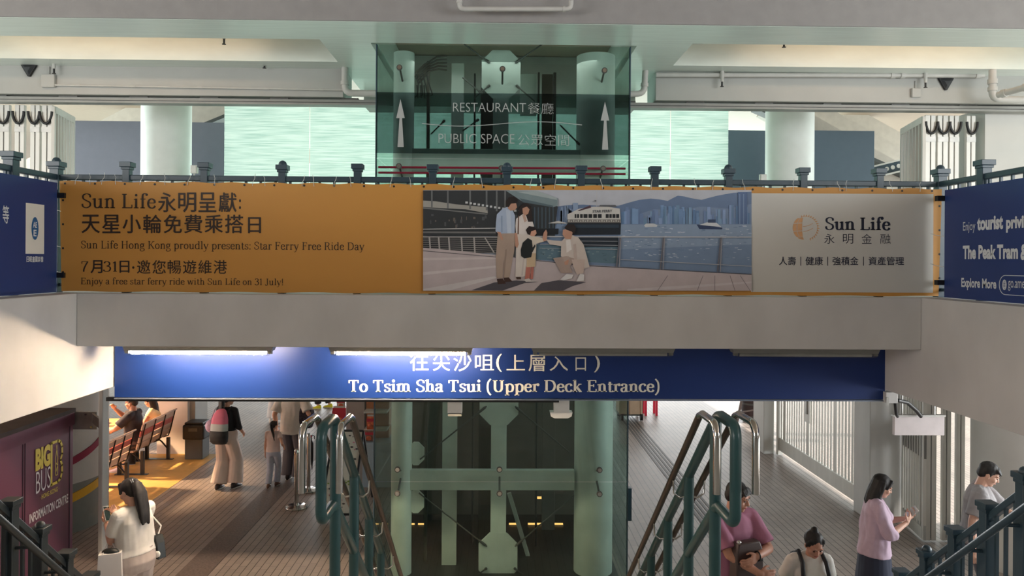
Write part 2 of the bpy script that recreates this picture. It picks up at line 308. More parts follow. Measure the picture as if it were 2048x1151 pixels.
def paving():
    m = bpy.data.materials.new('clay_paving'); m.use_nodes = True; nt = m.node_tree; b = nt.nodes['Principled BSDF']; b.inputs['Roughness'].default_value = .5
    tc = nt.nodes.new('ShaderNodeTexCoord'); mp = nt.nodes.new('ShaderNodeMapping'); mp.inputs['Rotation'].default_value = (0, 0, PI/2); nt.links.new(tc.outputs['Object'], mp.inputs[0])
    def brick(off, mort, w):
        k = nt.nodes.new('ShaderNodeTexBrick'); k.offset = off; k.inputs['Scale'].default_value = 1; k.inputs['Mortar Size'].default_value = mort; k.inputs['Mortar Smooth'].default_value = .3
        k.inputs['Brick Width'].default_value = w; k.inputs['Row Height'].default_value = .094; k.inputs['Bias'].default_value = 0; nt.links.new(mp.outputs[0], k.inputs[0]); return k
    a = brick(.5, .0055, 60.); c = brick(.5, .0028, .19)
    c.inputs['Color1'].default_value = lin((160, 146, 138)); c.inputs['Color2'].default_value = lin((147, 135, 128)); c.inputs['Mortar'].default_value = lin((104, 95, 91))
    nz = nt.nodes.new('ShaderNodeTexNoise'); nz.inputs['Scale'].default_value = .9; nz.inputs['Detail'].default_value = 6; nt.links.new(tc.outputs['Object'], nz.inputs['Vector'])
    mr = nt.nodes.new('ShaderNodeMapRange'); mr.inputs['From Min'].default_value = .3; mr.inputs['From Max'].default_value = .7; mr.inputs['To Min'].default_value = .86; mr.inputs['To Max'].default_value = 1.08; nt.links.new(nz.outputs[0], mr.inputs[0])
    mx = nt.nodes.new('ShaderNodeMix'); mx.data_type = 'RGBA'; mx.inputs[7].default_value = lin((60, 52, 50)); nt.links.new(a.outputs['Fac'], mx.inputs[0]); nt.links.new(c.outputs['Color'], mx.inputs[6])
    m2 = nt.nodes.new('ShaderNodeMix'); m2.data_type = 'RGBA'; m2.blend_type = 'MULTIPLY'; m2.inputs[0].default_value = 1; nt.links.new(mx.outputs[2], m2.inputs[6]); nt.links.new(mr.outputs[0], m2.inputs[7]); nt.links.new(m2.outputs[2], b.inputs['Base Color'])
    return m
PAVE = paving()
# ================================================================ the setting
X0, X1 = -4.07, 4.15                                    # the stairwell opening
struct(MB().box(-18, 18, -6, 34, -.25, 0), 'floor', PAVE)
struct(MB().box(-3.86, -3.48, 8, 26, 0, .004), 'trim_1', M('dark_drain_strip', (112, 98, 92), .6, var=.3, scale=40), label='dark speckled drain strip along the paving')
mb = MB()
for k in range(5): mb.box(2.96+k*.075, 3.0+k*.075, 7.5, 26, 0, .006)
struct(mb, 'trim_2', M('tactile_grooves', (72, 66, 64), .6), label='dark ribbed guide strip along the paving')
struct(MB().box(-12, X0-.5, -6, 24, 3.0, 3.46).box(X1+.5, 8, -6, 24, 3.0, 3.46).box(8, 12, -6, 10.2, 3.0, 3.46).box(X0-.5, X1+.5, 12.2, 24, 3.0, 3.46)  # outermost strip is unseen, added to keep sun off the lower folded gates
       .box(X0-.5, -1.56, 7.95, 12.2, 3.0, 3.46).box(1.64, X1+.5, 7.95, 12.2, 3.0, 3.46).box(-1.56, 1.64, 7.95, 8.4, 3.0, 3.46), 'floor_upper', M('upper_floor_tile', (196, 196, 190), .35, var=.05))
struct(MB().box(X0, X1, 7.2, 7.95, 2.95, 3.46), 'beam_front', PLASTER, bevel=.008)
struct(MB().box(X0-.5, X0, -6, 7.95, 2.44, 3.46), 'beam_left', PLASTER, bevel=.008)
struct(MB().box(X1, X1+.5, -6, 7.95, 2.44, 3.46), 'beam_right', PLASTER, bevel=.008)
mb = MB()                                               # the stair flight the camera looks down, and its landing
for k in range(12): mb.box(X0+.1, X1-.1, 3.95+k*.2, 4.15+k*.2, 0, 2.0-(k+1)*.1535)
mb.box(X0+.1, X1-.1, -5, 3.95, 1.7, 2.0)
struct(mb, 'floor_stair', PAINT2)
# roof, soffit with two coffers, downstand beams
struct(MB().box(-16, 10.5, -6, 24, 6.9, 7.2), 'ceiling', COFFER)
mb = MB().box(-14, 10.4, 7.8, 8.45, 6.3, 6.89).box(-2.06, 2.2, 8.45, 8.56, 6.3, 6.89)
mb.box(-2.06, -1.5, 8.56, 11.2, 6.3, 6.89).box(1.58, 2.2, 8.56, 9.4, 6.3, 6.89).box(1.58, 2.05, 9.4, 11.2, 6.3, 6.89)
mb.box(-14, -2.06, 9.4, 9.74, 6.3, 6.89).box(2.05, 10.4, 9.4, 9.74, 6.3, 6.89)
struct(mb, 'ceiling_soffit', GLOSS)
struct(MB().box(-14, 10.4, 7.78, 7.8, 6.303, 6.9), 'trim_3', M('fascia_paint', (152, 149, 148), .6, var=.05, bump=.04), label='grey painted fascia across the top')
struct(MB().box(-14, -2.06, 9.74, 10.3, 5.93, 6.89).box(2.05, 10.4, 9.74, 10.3, 5.93, 6.89).box(-2.06, 2.05, 11.2, 11.7, 6.12, 6.89), 'beam_rear', PAINT2, bevel=.006)
struct(MB().box(-14, 10.4, -5.3, -5.0, 0, 6.9), 'wall_back', M('back_wall_paint', (120, 118, 114), .8))
# upper gate track with hangers
t = thing('gate_track', 'long grey steel track the upper folding gates hang from', 'track', (0, 9.85, 5.82))
for xa, xb in ((-12, -1.5), (1.58, 10)):
    MB().box(xa, xb, 9.8, 9.96, 5.84, 5.91).build('rail', M('track_grey', (150, 150, 146), .5, .3), t)
    MB().box(xa, xb, 9.79, 9.8, 5.868, 5.873).build('groove', BLACK, t)
for k in range(15):
    x = -6.6+k*.92
    if abs(x) > 1.6: MB().box(x-.12, x+.12, 9.82, 9.94, 5.905, 5.935).build('hanger', DARKGREY, t)
# warm lamps recessed in the coffers
for nm, x in (('coffer_lamp', -4.9), ('coffer_lamp', 5.0)):
    l = bpy.data.lights.new(nm, 'AREA'); l.shape = 'RECTANGLE'; l.size = 3.4; l.size_y = .12; l.energy = 8; l.color = (1, .66, .40)
    o = bpy.data.objects.new(nm, l); C.objects.link(o); o.location = (x, 8.55, 6.7); o.rotation_euler = Vector((0, 1, -.15)).to_track_quat('-Z', 'Y').to_euler()
# columns, hoardings, blinds of the upper deck behind the gates
WCOL = M('bright_white_column', (246, 250, 247), .5, var=.02)
def ucol(px0, px1, Y):
    a = at(px0, 300, Y); b = at(px1, 300, Y); r = (b.x-a.x)/2
    return MB().cyl(((a.x+b.x)/2, Y, 3.46), r, 3.44, 40)
struct(ucol(286, 380, 11.6), 'column_left', WCOL, 40); struct(ucol(1533, 1625, 11.6), 'column_right', WCOL, 40)
HOARD = M('slate_hoarding', (122, 126, 142), .5, var=.03); HOARD2 = M('slate_blue_hoarding', (104, 122, 140), .5, var=.03)
def panel(nm, lab, px0, px1, pyt, Y, mat, cat='panel', grp=None):
    a = at(px0, pyt, Y); b = at(px1, pyt, Y); t = thing(nm, lab, cat, ((a.x+b.x)/2, Y, 3.46), grp)
    MB().box(a.x, b.x, Y, Y+.06, 3.46, a.z).build('board', mat, t, bevel=.004)
    for x in (a.x+.06, b.x-.06): MB().box(x-.03, x+.03, Y+.06, Y+.12, 3.46, a.z-.05).build('post', DARKGREY, t)
panel('hoarding_panel', 'slate grey hoarding panel beside the left folded gates', 147, 322, 241, 12.6, HOARD)
panel('hoarding_panel', 'slate grey hoarding panel between white column and left blind', 345, 449, 244, 12.8, HOARD)
panel('hoarding_panel', 'blue grey hoarding panel between right blind and white column', 1454, 1570, 260, 12.8, HOARD2)
panel('hoarding_panel', 'blue grey hoarding panel right of the right white column', 1580, 1749, 260, 12.6, HOARD2)
def blind(lab, px0, px1, pyt, Y):
    a = at(px0, pyt, Y); b = at(px1, pyt, Y); t = thing('roller_blind', lab, 'blind', ((a.x+b.x)/2, Y, 3.5))
    m = _m.get('blind_cloth')
    if not m:
        m = bpy.data.materials.new('blind_cloth'); m.use_nodes = True; nt = m.node_tree; n = nt.nodes; out = n['Material Output']; n.remove(n['Principled BSDF'])
        tc = n.new('ShaderNodeTexCoord'); mp = n.new('ShaderNodeMapping'); mp.inputs['Scale'].default_value = (.8, 1, 26); nz = n.new('ShaderNodeTexNoise'); nz.inputs['Scale'].default_value = 2.2; nz.inputs['Detail'].default_value = 6
        nt.links.new(tc.outputs['Object'], mp.inputs[0]); nt.links.new(mp.outputs[0], nz.inputs['Vector'])
        rp = n.new('ShaderNodeValToRGB'); rp.color_ramp.elements[0].position = .32; rp.color_ramp.elements[0].color = lin((176, 204, 194)); rp.color_ramp.elements[1].position = .6; rp.color_ramp.elements[1].color = lin((226, 240, 232)); nt.links.new(nz.outputs[0], rp.inputs[0])
        d = n.new('ShaderNodeBsdfDiffuse'); tr = n.new('ShaderNodeBsdfTranslucent'); mx = n.new('ShaderNodeMixShader'); mx.inputs[0].default_value = .6
        for q in (d, tr): nt.links.new(rp.outputs[0], q.inputs[0])
        nt.links.new(d.outputs[0], mx.inputs[1]); nt.links.new(tr.outputs[0], mx.inputs[2]); nt.links.new(mx.outputs[0], out.inputs[0]); _m['blind_cloth'] = m
    xs = [a.x+(b.x-a.x)*k/3 for k in range(4)]
    for k in range(2):
        u0, u1 = (a.x, a.x+(b.x-a.x)*.5-.006) if k == 0 else (a.x+(b.x-a.x)*.5+.006, b.x)
        mbb = MB(); N = 40
        for i in range(N):
            z0 = 3.56+(a.z-3.5)*i/N; z1 = 3.56+(a.z-3.5)*(i+1)/N; y = Y+(.004 if i % 2 else 0)
            mbb.add([(u0, y, z0), (u1, y, z0), (u1, y, z1), (u0, y, z1)], [(0, 1, 2, 3)])
        mbb.build('blind_cloth', m, t)
    MB().box(a.x, b.x, Y-.02, Y+.03, 3.5, 3.56).build('bottom_bar', GATE, t)
blind('pale mint slatted blind seen through the glass lift shaft', 800, 1215, 222, 12.5)
blind('pale mint slatted blind left of the glass lift shaft', 449, 790, 210, 12.2)
blind('pale mint slatted blind right of the glass lift shaft', 1225, 1457, 225, 12.2)
# sloping roof ribs seen over the hoardings
mb = MB()
for sx in (-1, 1):
    for k in range(3): mb.beam((sx*(5.2+k*1.0), 14.5+k*.5, 6.9), (sx*(9.5+k*1.0), 14.5+k*.5, 4.6), .5, .22, (0, 1, 0))
struct(mb, 'beam_sloping', M('beige_rib', (196, 188, 178), .6))
struct(MB().beam((-4.6, 14.2, 6.75), (-9.0, 14.2, 4.9), .06, .3, (0, 1, 0)).beam((4.9, 14.2, 6.75), (9.0, 14.2, 5.0), .06, .3, (0, 1, 0)), 'trim_4', M('dark_rib_edge', (70, 74, 74), .6), label='dark edges of the sloping roof ribs')
t = thing('holed_girder', 'teal steel girder with a row of round holes beside right gates', 'girder', (6.9, 13.0, 4.9))
a = at(1742, 345, 13.0); b = at(1812, 328, 13.0)
MB().beam(a, b, .05, .17, (0, 0, 1)).build('web', GREEN2, t)
MB().beam(a+Vector((0,0,.1)), b+Vector((0,0,.1)), .2, .03).beam(a-Vector((0,0,.1)), b-Vector((0,0,.1)), .2, .03).build('flange', WHITEPL, t)
hm = MB()
for k in range(6):
    p = a.lerp(b, (k+.6)/6)+Vector((0, -.028, 0)); hm.add([p+Vector((.038*math.cos(q*PI/6), 0, .038*math.sin(q*PI/6))) for q in range(12)], [tuple(range(12))])
hm.build('hole', WHITEPL, t)
MB().box(a.x-.05, a.x+.05, 13.0, 13.1, 3.46, a.z).build('post', GREEN2, t); MB().box(b.x-.05, b.x+.05, 13.0, 13.1, 3.46, b.z).build('post', GREEN2, t)
# upper wall right of the gates
a = at(1951, 300, 10.2)
struct(MB().box(a.x, 8, 10.0, 10.6, 3.46, 5.93), 'wall_right', PAINT)
# lower deck: pillars
struct(MB().box(*(at(313, 900, 14.5).x, at(375, 900, 14.5).x), 14.5, 15.1, 0, 3.0), 'pillar_left', M('cream_pillar', (226, 214, 206), .5, var=.03), bevel=.01)
struct(MB().box(at(375, 900, 14.6).x, at(390, 900, 14.6).x, 14.6, 15.2, 0, 3.0), 'trim_5', PAINT2, label='grey side face of the cream pillar, its shade put into the paint')  # the pillar's unlit side, its shade painted on as grey
a = at(1527, 900, 14.6); b = at(1548, 900, 14.6)
struct(MB().box(a.x, b.x, 14.6, 15.2, 0, 3.0), 'pillar_far', PAINT, bevel=.01)
a = at(1739, 1040, 10.8); b = at(1812, 1040, 10.8)
struct(MB().box(a.x, b.x+.1, 10.8, 11.3, 0, 3.0), 'pillar_right', PLASTER, bevel=.01)
struct(MB().cyl((6.85, 9.3, 0), .72, 3.0, 40), 'column_round', PAINT, 40)
a = at(197, 800, 9.3); b = at(206, 800, 9.3)
struct(MB().box(a.x, b.x, 9.3, 9.44, 0, 3.0), 'pillar_gate', PAINT2, bevel=.01)
# ================================================================ glass lift shaft
SY = 8.6; SX0 = at(751, 560, SY).x; SX1 = at(1257, 560, SY).x; SB = 11.15
t = thing('lift_shaft', 'tall green glass lift shaft rising through the stairwell opening', 'lift shaft', ((SX0+SX1)/2, SY, 0))
GL = glass('green_glass', (.84, .92, .89, 1), .0, 1.45, .8); GLS = glass('green_glass_side', (.90, .97, .95, 1), .02, 1.4, .8)
jz = [0.0, at(1000, 963, SY).z, 3.1, at(1000, 318, SY).z, 6.3]
for k in range(4): MB().box(SX0, SX1, SY, SY+.012, jz[k]+.006, jz[k+1]-.006).build('front_pane', GL, t)
for x in (SX0, SX1-.012):
    for k in range(4): MB().box(x, x+.012, SY+.02, SB, jz[k]+.006, jz[k+1]-.006).build('side_pane', GLS, t)
for k in (2, 3): MB().box(SX0, SX1, SB, SB+.012, jz[k]+.006, jz[k+1]-.006).build('back_pane', GLS, t)
SHW = M('shaft_grey_paint', (196, 202, 196), .45, var=.06, scale=4); SHD = M('shaft_dark_wall', (86, 82, 76), .7, var=.12, scale=2); SHB = M('shaft_black_steel', (40, 42, 42), .5)
MB().box(SX0+.05, SX1-.05, SB-.1, SB, 0, 3.0).build('pit_wall', SHD, t); MB().box(SX0+.05, SX1-.05, SY+.05, SB-.12, .007, .02).build('pit_floor', SHB, t)
def sx(px, Y=9.0): return at(px, 560, Y).x
def sz(py, Y=9.0): return at(1004, py, Y).z
MB().cyl((sx(806), 8.98, 0), .125, 6.3, 28).build('column', SHW, t, 40)
MB().cyl((sx(1190), 9.05, 0), .235, 6.3, 28).build('column', SHW, t, 40)
MB().box(sx(984), sx(1015), 8.96, 9.06, 0, 6.3).build('mast', SHW, t, bevel=.006)
MB().box(sx(958), sx(984), 9.3, 9.36, .0, 6.3).build('mast_web', SHB, t)
MB().box(sx(820), sx(1150), 8.92, 9.0, sz(976), sz(936)).build('cross_beam', SHW, t, bevel=.006)
MB().box(sx(820), sx(1160), 8.92, 9.0, sz(347), sz(300)).build('cross_beam', SHW, t, bevel=.006)
for px0, px1, y, z0, z1, mt in ((884, 914, 9.2, 0, 3.0, SHW), (896, 922, 9.4, 3.5, 6.3, SHW), (846, 852, 9.3, 0, 6.3, SHD), (940, 944, 9.9, 0, 6.3, SHB), (1042, 1078, 9.9, 5.75, 6.3, SHW), (1090, 1114, 9.9, 3.5, 6.3, SHD), (1114, 1120, 9.8, 3.5, 6.3, SHB), (1080, 1084, 9.8, 0, 6.3, SHB), (870, 878, 10.2, 0, 3.0, SHB), (1100, 1130, 10.4, 0, 3.0, SHD)):
    MB().box(sx(px0), sx(px1), y, y+.08, z0, z1).build('guide_rail', mt, t, bevel=.004)
oc = lambda cx, cz, w, h, c: [(cx-w+c, 8.955, cz-h), (cx+w-c, 8.955, cz-h), (cx+w, 8.955, cz-h+c), (cx+w, 8.955, cz+h-c), (cx+w-c, 8.955, cz+h), (cx-w+c, 8.955, cz+h), (cx-w, 8.955, cz+h-c), (cx-w, 8.955, cz-h+c)]
mc = sx(999.5)
for cz in (sz(1110), sz(150), sz(800)): MB().prism(oc(mc, cz, .235, .29, .13), (0, .02, 0)).build('gusset_plate', SHW, t)
for gx, gz in ((sx(835), sz(905)), (sx(835), sz(1000))): MB().prism(oc(gx, gz, .1, .14, .07), (0, .02, 0)).build('gusset_plate', SHW, t)
for p0, p1 in (((840, 918), (973, 812)), ((1140, 905), (1030, 812)), ((838, 985), (974, 1092)), ((1148, 990), (1030, 1092)), ((952, 1151), (974, 1135)), ((1050, 1151), (1028, 1135)),
               ((928, 88), (980, 126)), ((1085, 88), (1030, 126)), ((948, 196), (980, 170)), ((1070, 203), (1032, 170)), ((862, 268), (890, 240)), ((925, 262), (958, 238)), ((1120, 250), (1160, 290)), ((925, 155), (965, 188))):
    a = at(*p0, 8.94); b = at(*p1, 8.94); MB().tube([a, b], .009, 8).build('brace_rod', DARKGREY, t)
    MB().tube([b.lerp(a, .02), b.lerp(a, min(.18, .12/(a-b).length))], .016, 8).build('turnbuckle', DARKGREY, t)
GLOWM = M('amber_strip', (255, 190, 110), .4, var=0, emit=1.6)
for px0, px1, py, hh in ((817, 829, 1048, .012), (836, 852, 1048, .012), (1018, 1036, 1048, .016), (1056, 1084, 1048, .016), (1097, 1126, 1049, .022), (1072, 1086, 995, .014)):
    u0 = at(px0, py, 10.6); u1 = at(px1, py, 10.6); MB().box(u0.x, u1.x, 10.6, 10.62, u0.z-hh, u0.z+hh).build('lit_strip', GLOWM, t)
a = at(1018, 985, 9.5); b = at(1068, 1151, 9.5); MB().beam(a, b, .05, .05).build('diagonal_strut', SHW, t)
for px, py in ((795, 938), (795, 986), (999, 938), (999, 986), (1199, 939), (1199, 987), (799, 135), (1005, 138), (1209, 141), (798, 332), (1003, 336), (1206, 337)):
    p = at(px, py, SY-.012); f = MB(); f.tube([p+Vector((0, .008, 0)), p-Vector((0, .012, 0))], .034, 18).build('glass_fixing', DARKGREY, t, 40)
    MB().tube([p-Vector((0, .012, 0)), p-Vector((0, .018, 0))], .024, 18).build('fixing_cap', STEEL, t, 40)
    MB().tube([p+Vector((0, .03, 0)), p+Vector((0, .3, -.1 if py not in (986, 987) else .1))], .012, 8).build('spider_arm', DARKGREY, t)
cm = [MB() for _ in range(5)]
for k, q in enumerate(cm):
    a = at(826+k*3, 150+k*4, 9.3); b = at(894, 112+k*7, 9.3); q.tube([a, a.lerp(b, .35)+Vector((0,0,.05+.01*k)), a.lerp(b, .7)+Vector((0,0,.06)), b], .012, 6).build('cable', SHD, t, 60)
for k in range(4):
    a = at(832+k*7, 148, 9.25); MB().tube([a, a+Vector((.03,0,-.12)), a+Vector((.02+.02*k,0,-.26)), a+Vector((-.02,0,-.3)), a+Vector((-.03,0,-.14))], .009, 6).build('cable', SHB, t, 60)
for py in (334, 345):                                      # two thin red bars just behind the front glass
    a = at(757, py, 8.72); b = at(1251, py+3, 8.72); MB().tube([a, b], .013, 8).build('red_bar', M('red_bar', (196, 24, 70), .4), t)
MB().box(SX0-.012, SX0, SY, SY+.06, 0, 6.3).build('edge_trim', GREEN2, t); MB().box(SX1, SX1+.012, SY, SY+.06, 0, 6.3).build('edge_trim', GREEN2, t)
a = at(1258, 975, SY); MB().box(SX1+.012, SX1+.05, SY-.02, SY+.06, at(1258, 1040, SY).z, a.z).build('edge_guard', M('dark_blue_guard', (24, 52, 66), .4), t)
FILM = glass('smoked_film', (.52, .56, .58, 1), .05, 1.3, .6)
fz0, fz1 = at(1004, 308, SY).z, at(1004, 187, SY).z
film = MB().box(SX0, SX1, SY-.008, SY-.004, fz0, fz1).build('smoked_film', FILM, t)
ETCH = M('etched_white', (176, 178, 176), .6, var=.02)
def tq(x0, x1, yb, yt, Y, dy=0): return (at(x0, yb, Y), at(x1, yb+dy, Y), at(x0, yt, Y))
q = MB(); Yf = SY-.012
for s, bold, x0, x1, yb, yt in (('RESTAURANT', -.012, 906, 1052, 223, 205), ('餐廳', -.012, 1056, 1107, 227, 205), ('PUBLIC SPACE', -.012, 877, 1029, 286, 267), ('公眾空間', -.012, 1036, 1138, 291, 268)):
    put_text(q, text_geo(s, bold), tq(x0, x1, yb, yt, Yf, 1))
lines(q, 'sign_lettering', ETCH, film)
q = MB()
for cx, yt in ((801, 198), (1210, 203)):
    q.poly([at(cx, yt, Yf), at(cx+8.5, yt+38, Yf), at(cx+3, yt+38, Yf), at(cx+6.5, yt+96, Yf), at(cx-6, yt+96, Yf), at(cx-2, yt+38, Yf), at(cx-8.5, yt+38, Yf)])
q.build('arrow', ETCH, film)
q = MB(); P = [at(844+k*8, 246-5.5*math.sin((k-4)/40*2*PI*.95-2.3)-.0*k + k*.12, Yf) for k in range(41)]
for i in range(40): q.add([P[i], P[i+1], P[i+1]+Vector((0,0,.008)), P[i]+Vector((0,0,.008))], [(0,1,2,3)])
q.build('wave_line', ETCH, film)
# ================================================================ balustrades round the opening
BY, BXL, BXR = 7.42, -4.4, 4.46
for nm, z, e in (('shaft_fill', 6.2, 5), ('shaft_fill', 2.9, 5)):  # unseen fill lamps added to lighten the inside of the shaft
    l = bpy.data.lights.new(nm, 'AREA'); l.shape = 'RECTANGLE'; l.size = 2.2; l.size_y = .5; l.energy = e; l.color = (.96, 1, .95)
    o = bpy.data.objects.new(nm, l); C.objects.link(o); o.location = (.05, 8.95, z)
rz = at(1000, 362, BY).z; bz0 = 3.46
def post(mbp, x, y, cap_z, dome, w=.07):
    mbp.box(x-w/2, x+w/2, y-w/2, y+w/2, bz0, cap_z-.05); mbp.box(x-w/2-.022, x+w/2+.022, y-w/2-.022, y+w/2+.022, cap_z-.05, cap_z)
    mbp.box(x-w/2-.010, x+w/2+.010, y-w/2-.010, y+w/2+.010, cap_z-.075, cap_z-.05)
    if dome: mbp.ell((x, y, cap_z+.002), .042, .042, .045, n=14, m=8)
t = thing('balustrade', 'dark green balustrade behind the long orange banner', 'balustrade', (0, BY, bz0))
MB().box(BXL+.05, BXR-.05, BY-.03, BY+.03, rz-.025, rz+.03).build('top_rail', GREEN2, t, bevel=.008)
MB().box(BXL+.05, BXR-.05, BY-.02, BY+.02, bz0+.06, bz0+.09).build('bottom_rail', GREEN2, t)
for px, dm in ((256,0),(411,0),(566,1),(716,0),(866,0),(1014,1),(1162,0),(1309,0),(1456,1),(1605,0),(1757,0)):
    p = at(px, 331, BY); q = MB(); post(q, p.x, BY-.01, at(1004, 331 if not dm else 334, BY).z, dm); q.build('post', GREEN2, t, 30, .004)
for k in range(60):
    x = BXL+.12+k*.146; MB().box(x-.011, x+.011, BY-.011, BY+.011, bz0+.07, rz-.02).build('baluster', GREEN2, t)
def side_bal(X, lab, pxs):
    t = thing('balustrade', lab, 'balustrade', (X, 4.5, bz0))
    MB().box(X-.03, X+.03, 1.5, BY, rz-.025, rz+.03).build('top_rail', GREEN2, t, bevel=.008)
    MB().box(X-.02, X+.02, 1.5, BY, rz-.15, rz-.12).build('middle_rail', GREEN2, t)
    MB().box(X-.02, X+.02, 1.5, BY, bz0+.06, bz0+.09).build('bottom_rail', GREEN2, t)
    y = BY; k = 0
    while y > 1.6:
        q = MB(); post(q, X, y, at(1004, 331, BY).z, k % 3 == 0, .09); q.build('post', GREEN2, t, 30, .004); y -= .68; k += 1
    for k in range(38):
        y = BY-.16-k*.15; MB().box(X-.011, X+.011, y-.011, y+.011, bz0+.07, rz-.02).build('baluster', GREEN2, t)
side_bal(BXL, 'dark green side balustrade above the left stairwell beam', None)
side_bal(BXR, 'dark green side balustrade above the right stairwell beam', None)
# ================================================================ banners
ORANGE = M('orange_vinyl', (206, 148, 70), .5, var=.04, scale=1.4, bump=.1, stretch=(.5, 1, 1.2)); INK = M('brown_black_ink', (52, 38, 30), .5, var=.02)
BN = 7.335
def bq(x0, x1, yb, yt, off, dy=0.): return (at(x0, yb, BN-off), at(x1, yb+dy, BN-off), at(x0, yt, BN-off))
t = thing('banner', 'long orange banner with ferry photo tied along the front balustrade', 'banner', (0, BN, 3.47))
c4 = [at(119, 362, BN), at(1884, 377.5, BN), at(1877, 592, BN), at(123, 582, BN)]
cl = MB(); N = 44
topz = lambda u: c4[0].lerp(c4[1], u)+Vector((0, 0, .006*math.sin(u*N/2*2*PI)))
botz = lambda u: c4[3].lerp(c4[2], u)+Vector((0, 0, .004*math.sin(u*23*PI)))
vs = []; n2 = 176
for i in range(n2+1): vs += [topz(i/n2), botz(i/n2)]
b2 = [v+Vector((0, .004, 0)) for v in vs]; q = len(vs)
fs = [(2*i, 2*i+1, 2*i+3, 2*i+2) for i in range(n2)]+[(q+2*i, q+2*i+2, q+2*i+3, q+2*i+1) for i in range(n2)]
for i in range(n2): fs += [(2*i, 2*i+2, q+2*i+2, q+2*i), (2*i+1, q+2*i+1, q+2*i+3, 2*i+3)]
fs += [(0, q, q+1, 1), (2*n2, 2*n2+1, q+2*n2+1, q+2*n2)]
cl.add(vs+b2, fs); cloth = cl.build('cloth', ORANGE, t)
L = MB()
put_text(L, serif_geo('Sun Life', .10), bq(163, 312, 416, 385, .003, 1))
for k, ch in enumerate('永明呈獻'): put_text(L, text_geo(ch, .011), bq(316+k*40.4, 352+k*40.4, 424, 384.5, .003), k == 0)
put_text(L, text_geo(':', .02), bq(478, 482, 418, 398, .003))
for k, ch in enumerate('天星小輪免費乘搭日'): put_text(L, text_geo(ch, .011), bq((163+k*41) if ch != '日' else 496, (200+k*41) if ch != '日' else 522, 466, 429 if ch != '日' else 434, .003), k == 0)
put_text(L, serif_geo('Sun Life Hong Kong proudly presents: Star Ferry Free Ride Day', .084, .55, .0), bq(162, 729, 501.5, 480, .003, 3.5))
put_text(L, serif_geo('7', .09), bq(163, 177, 543, 522, .003)); put_text(L, text_geo('月', .012), bq(181, 205, 546, 520, .003))
put_text(L, serif_geo('31', .09), bq(206, 234, 543, 522, .003)); put_text(L, text_geo('日', .012), bq(239, 259, 545, 521, .003)); put_text(L, text_geo('.', .05), bq(264, 269, 537, 532, .003))
for k, ch in enumerate('邀您暢遊維港'): put_text(L, text_geo(ch, .005), bq(274+k*30.6, 301+k*30.6, 547, 520, .003), k == 0)
put_text(L, serif_geo('Enjoy a free star ferry ride with Sun Life on 31 July!', .084, .55), bq(162, 566, 572, 554, .003, 2))
lines(L, 'lettering', INK, cloth)
# the printed photograph on the banner: flat inks laid over one another on the cloth
def c5(x, y, k): return at(830+x*.33691, 330+y*.33682, BN-.0015-.00035*k)
inks = {}; ph = MB(); plist = []
def ink(rgb):
    if rgb not in inks: inks[rgb] = len(plist); plist.append(M('print_ink_%d' % len(plist), rgb, .45, var=.05, scale=9))
    return inks[rgb]
lay = [0]
def pp(rgb, pts, same=False):
    if not same: lay[0] += 1
    ph.cur = ink(rgb); ph.poly([c5(x, y, lay[0]) for x, y in pts])
def pr(rgb, x0, y0, x1, y1, same=False): pp(rgb, [(x0, y0), (x1, y0), (x1, y1), (x0, y1)], same)
def pl(rgb, x0, y0, x1, y1, w, same=False):
    L_ = math.hypot(x1-x0, y1-y0); nx, ny = -(y1-y0)/L_*w/2, (x1-x0)/L_*w/2; pp(rgb, [(x0+nx, y0+ny), (x1+nx, y1+ny), (x1-nx, y1-ny), (x0-nx, y0-ny)], same)
rnd = random.Random(3)
pr((188,192,202), 48, 148, 1998, 745)
pp((104,126,160), [(840,246),(900,238),(1000,234),(1120,244),(1210,240),(1270,222),(1330,206),(1400,198),(1450,203),(1500,212),(1530,196),(1560,181),(1600,186),(1640,196),(1700,206),(1760,190),(1800,180),(1890,164),(1998,158),(1998,352),(840,352)])
pp((122,142,172), [(1300,300),(1420,262),(1560,268),(1700,246),(1860,258),(1998,230),(1998,352),(1300,352)])
for k in range(95):
    x = rnd.uniform(1215, 1985); h = rnd.uniform(30, 118) if x > 1290 else rnd.uniform(50, 110); w = rnd.uniform(9, 22); g = rnd.randint(-16, 22)
    pr((8*((118+g)//8), 8*((146+g)//8), 8*((184+g)//8)), x, 352-h, min(x+w, 1996), 352, same=(k % 6 != 0))
for k in range(14):
    x = rnd.uniform(842, 930); h = rnd.uniform(50, 112); pr((132,152,182), x, 350-h, x+14, 350, same=k > 0)
pr((140,160,190), 938, 224, 968, 350); pr((86,110,150), 1918, 160, 1972, 352); pr((120,144,178), 1925, 172, 1931, 350); pr((120,144,178), 1948, 172, 1954, 350, True)
pr((120,142,172), 740, 350, 1998, 660)
pp((140,160,186), [(1218,352),(1998,352),(1998,470),(1218,500)]); pp((96,124,140), [(720,470),(1200,470),(1215,585),(720,560)])
for k in range(150):
    x = rnd.uniform(1225, 1980); y = rnd.uniform(358, 560); pr((198,208,220) if k % 3 else (100,126,158), x, y, x+rnd.uniform(6, 24), y+3, same=k > 0)
for k in range(60):
    x = rnd.uniform(740, 1190); y = rnd.uniform(490, 565); pr((160,178,180) if k % 2 else (74,104,118), x, y, x+rnd.uniform(6, 20), y+3, same=k > 0)
pp((206,210,214), [(1360,358),(1372,346),(1415,346),(1440,356),(1434,366),(1366,367)]); pp((40,60,96), [(1672,352),(1740,356),(1826,372),(1822,381),(1688,379)]); pp((214,218,222), [(1690,354),(1730,340),(1790,342),(1818,366),(1760,362)]); pr((50,70,104), 1740, 322, 1784, 342)
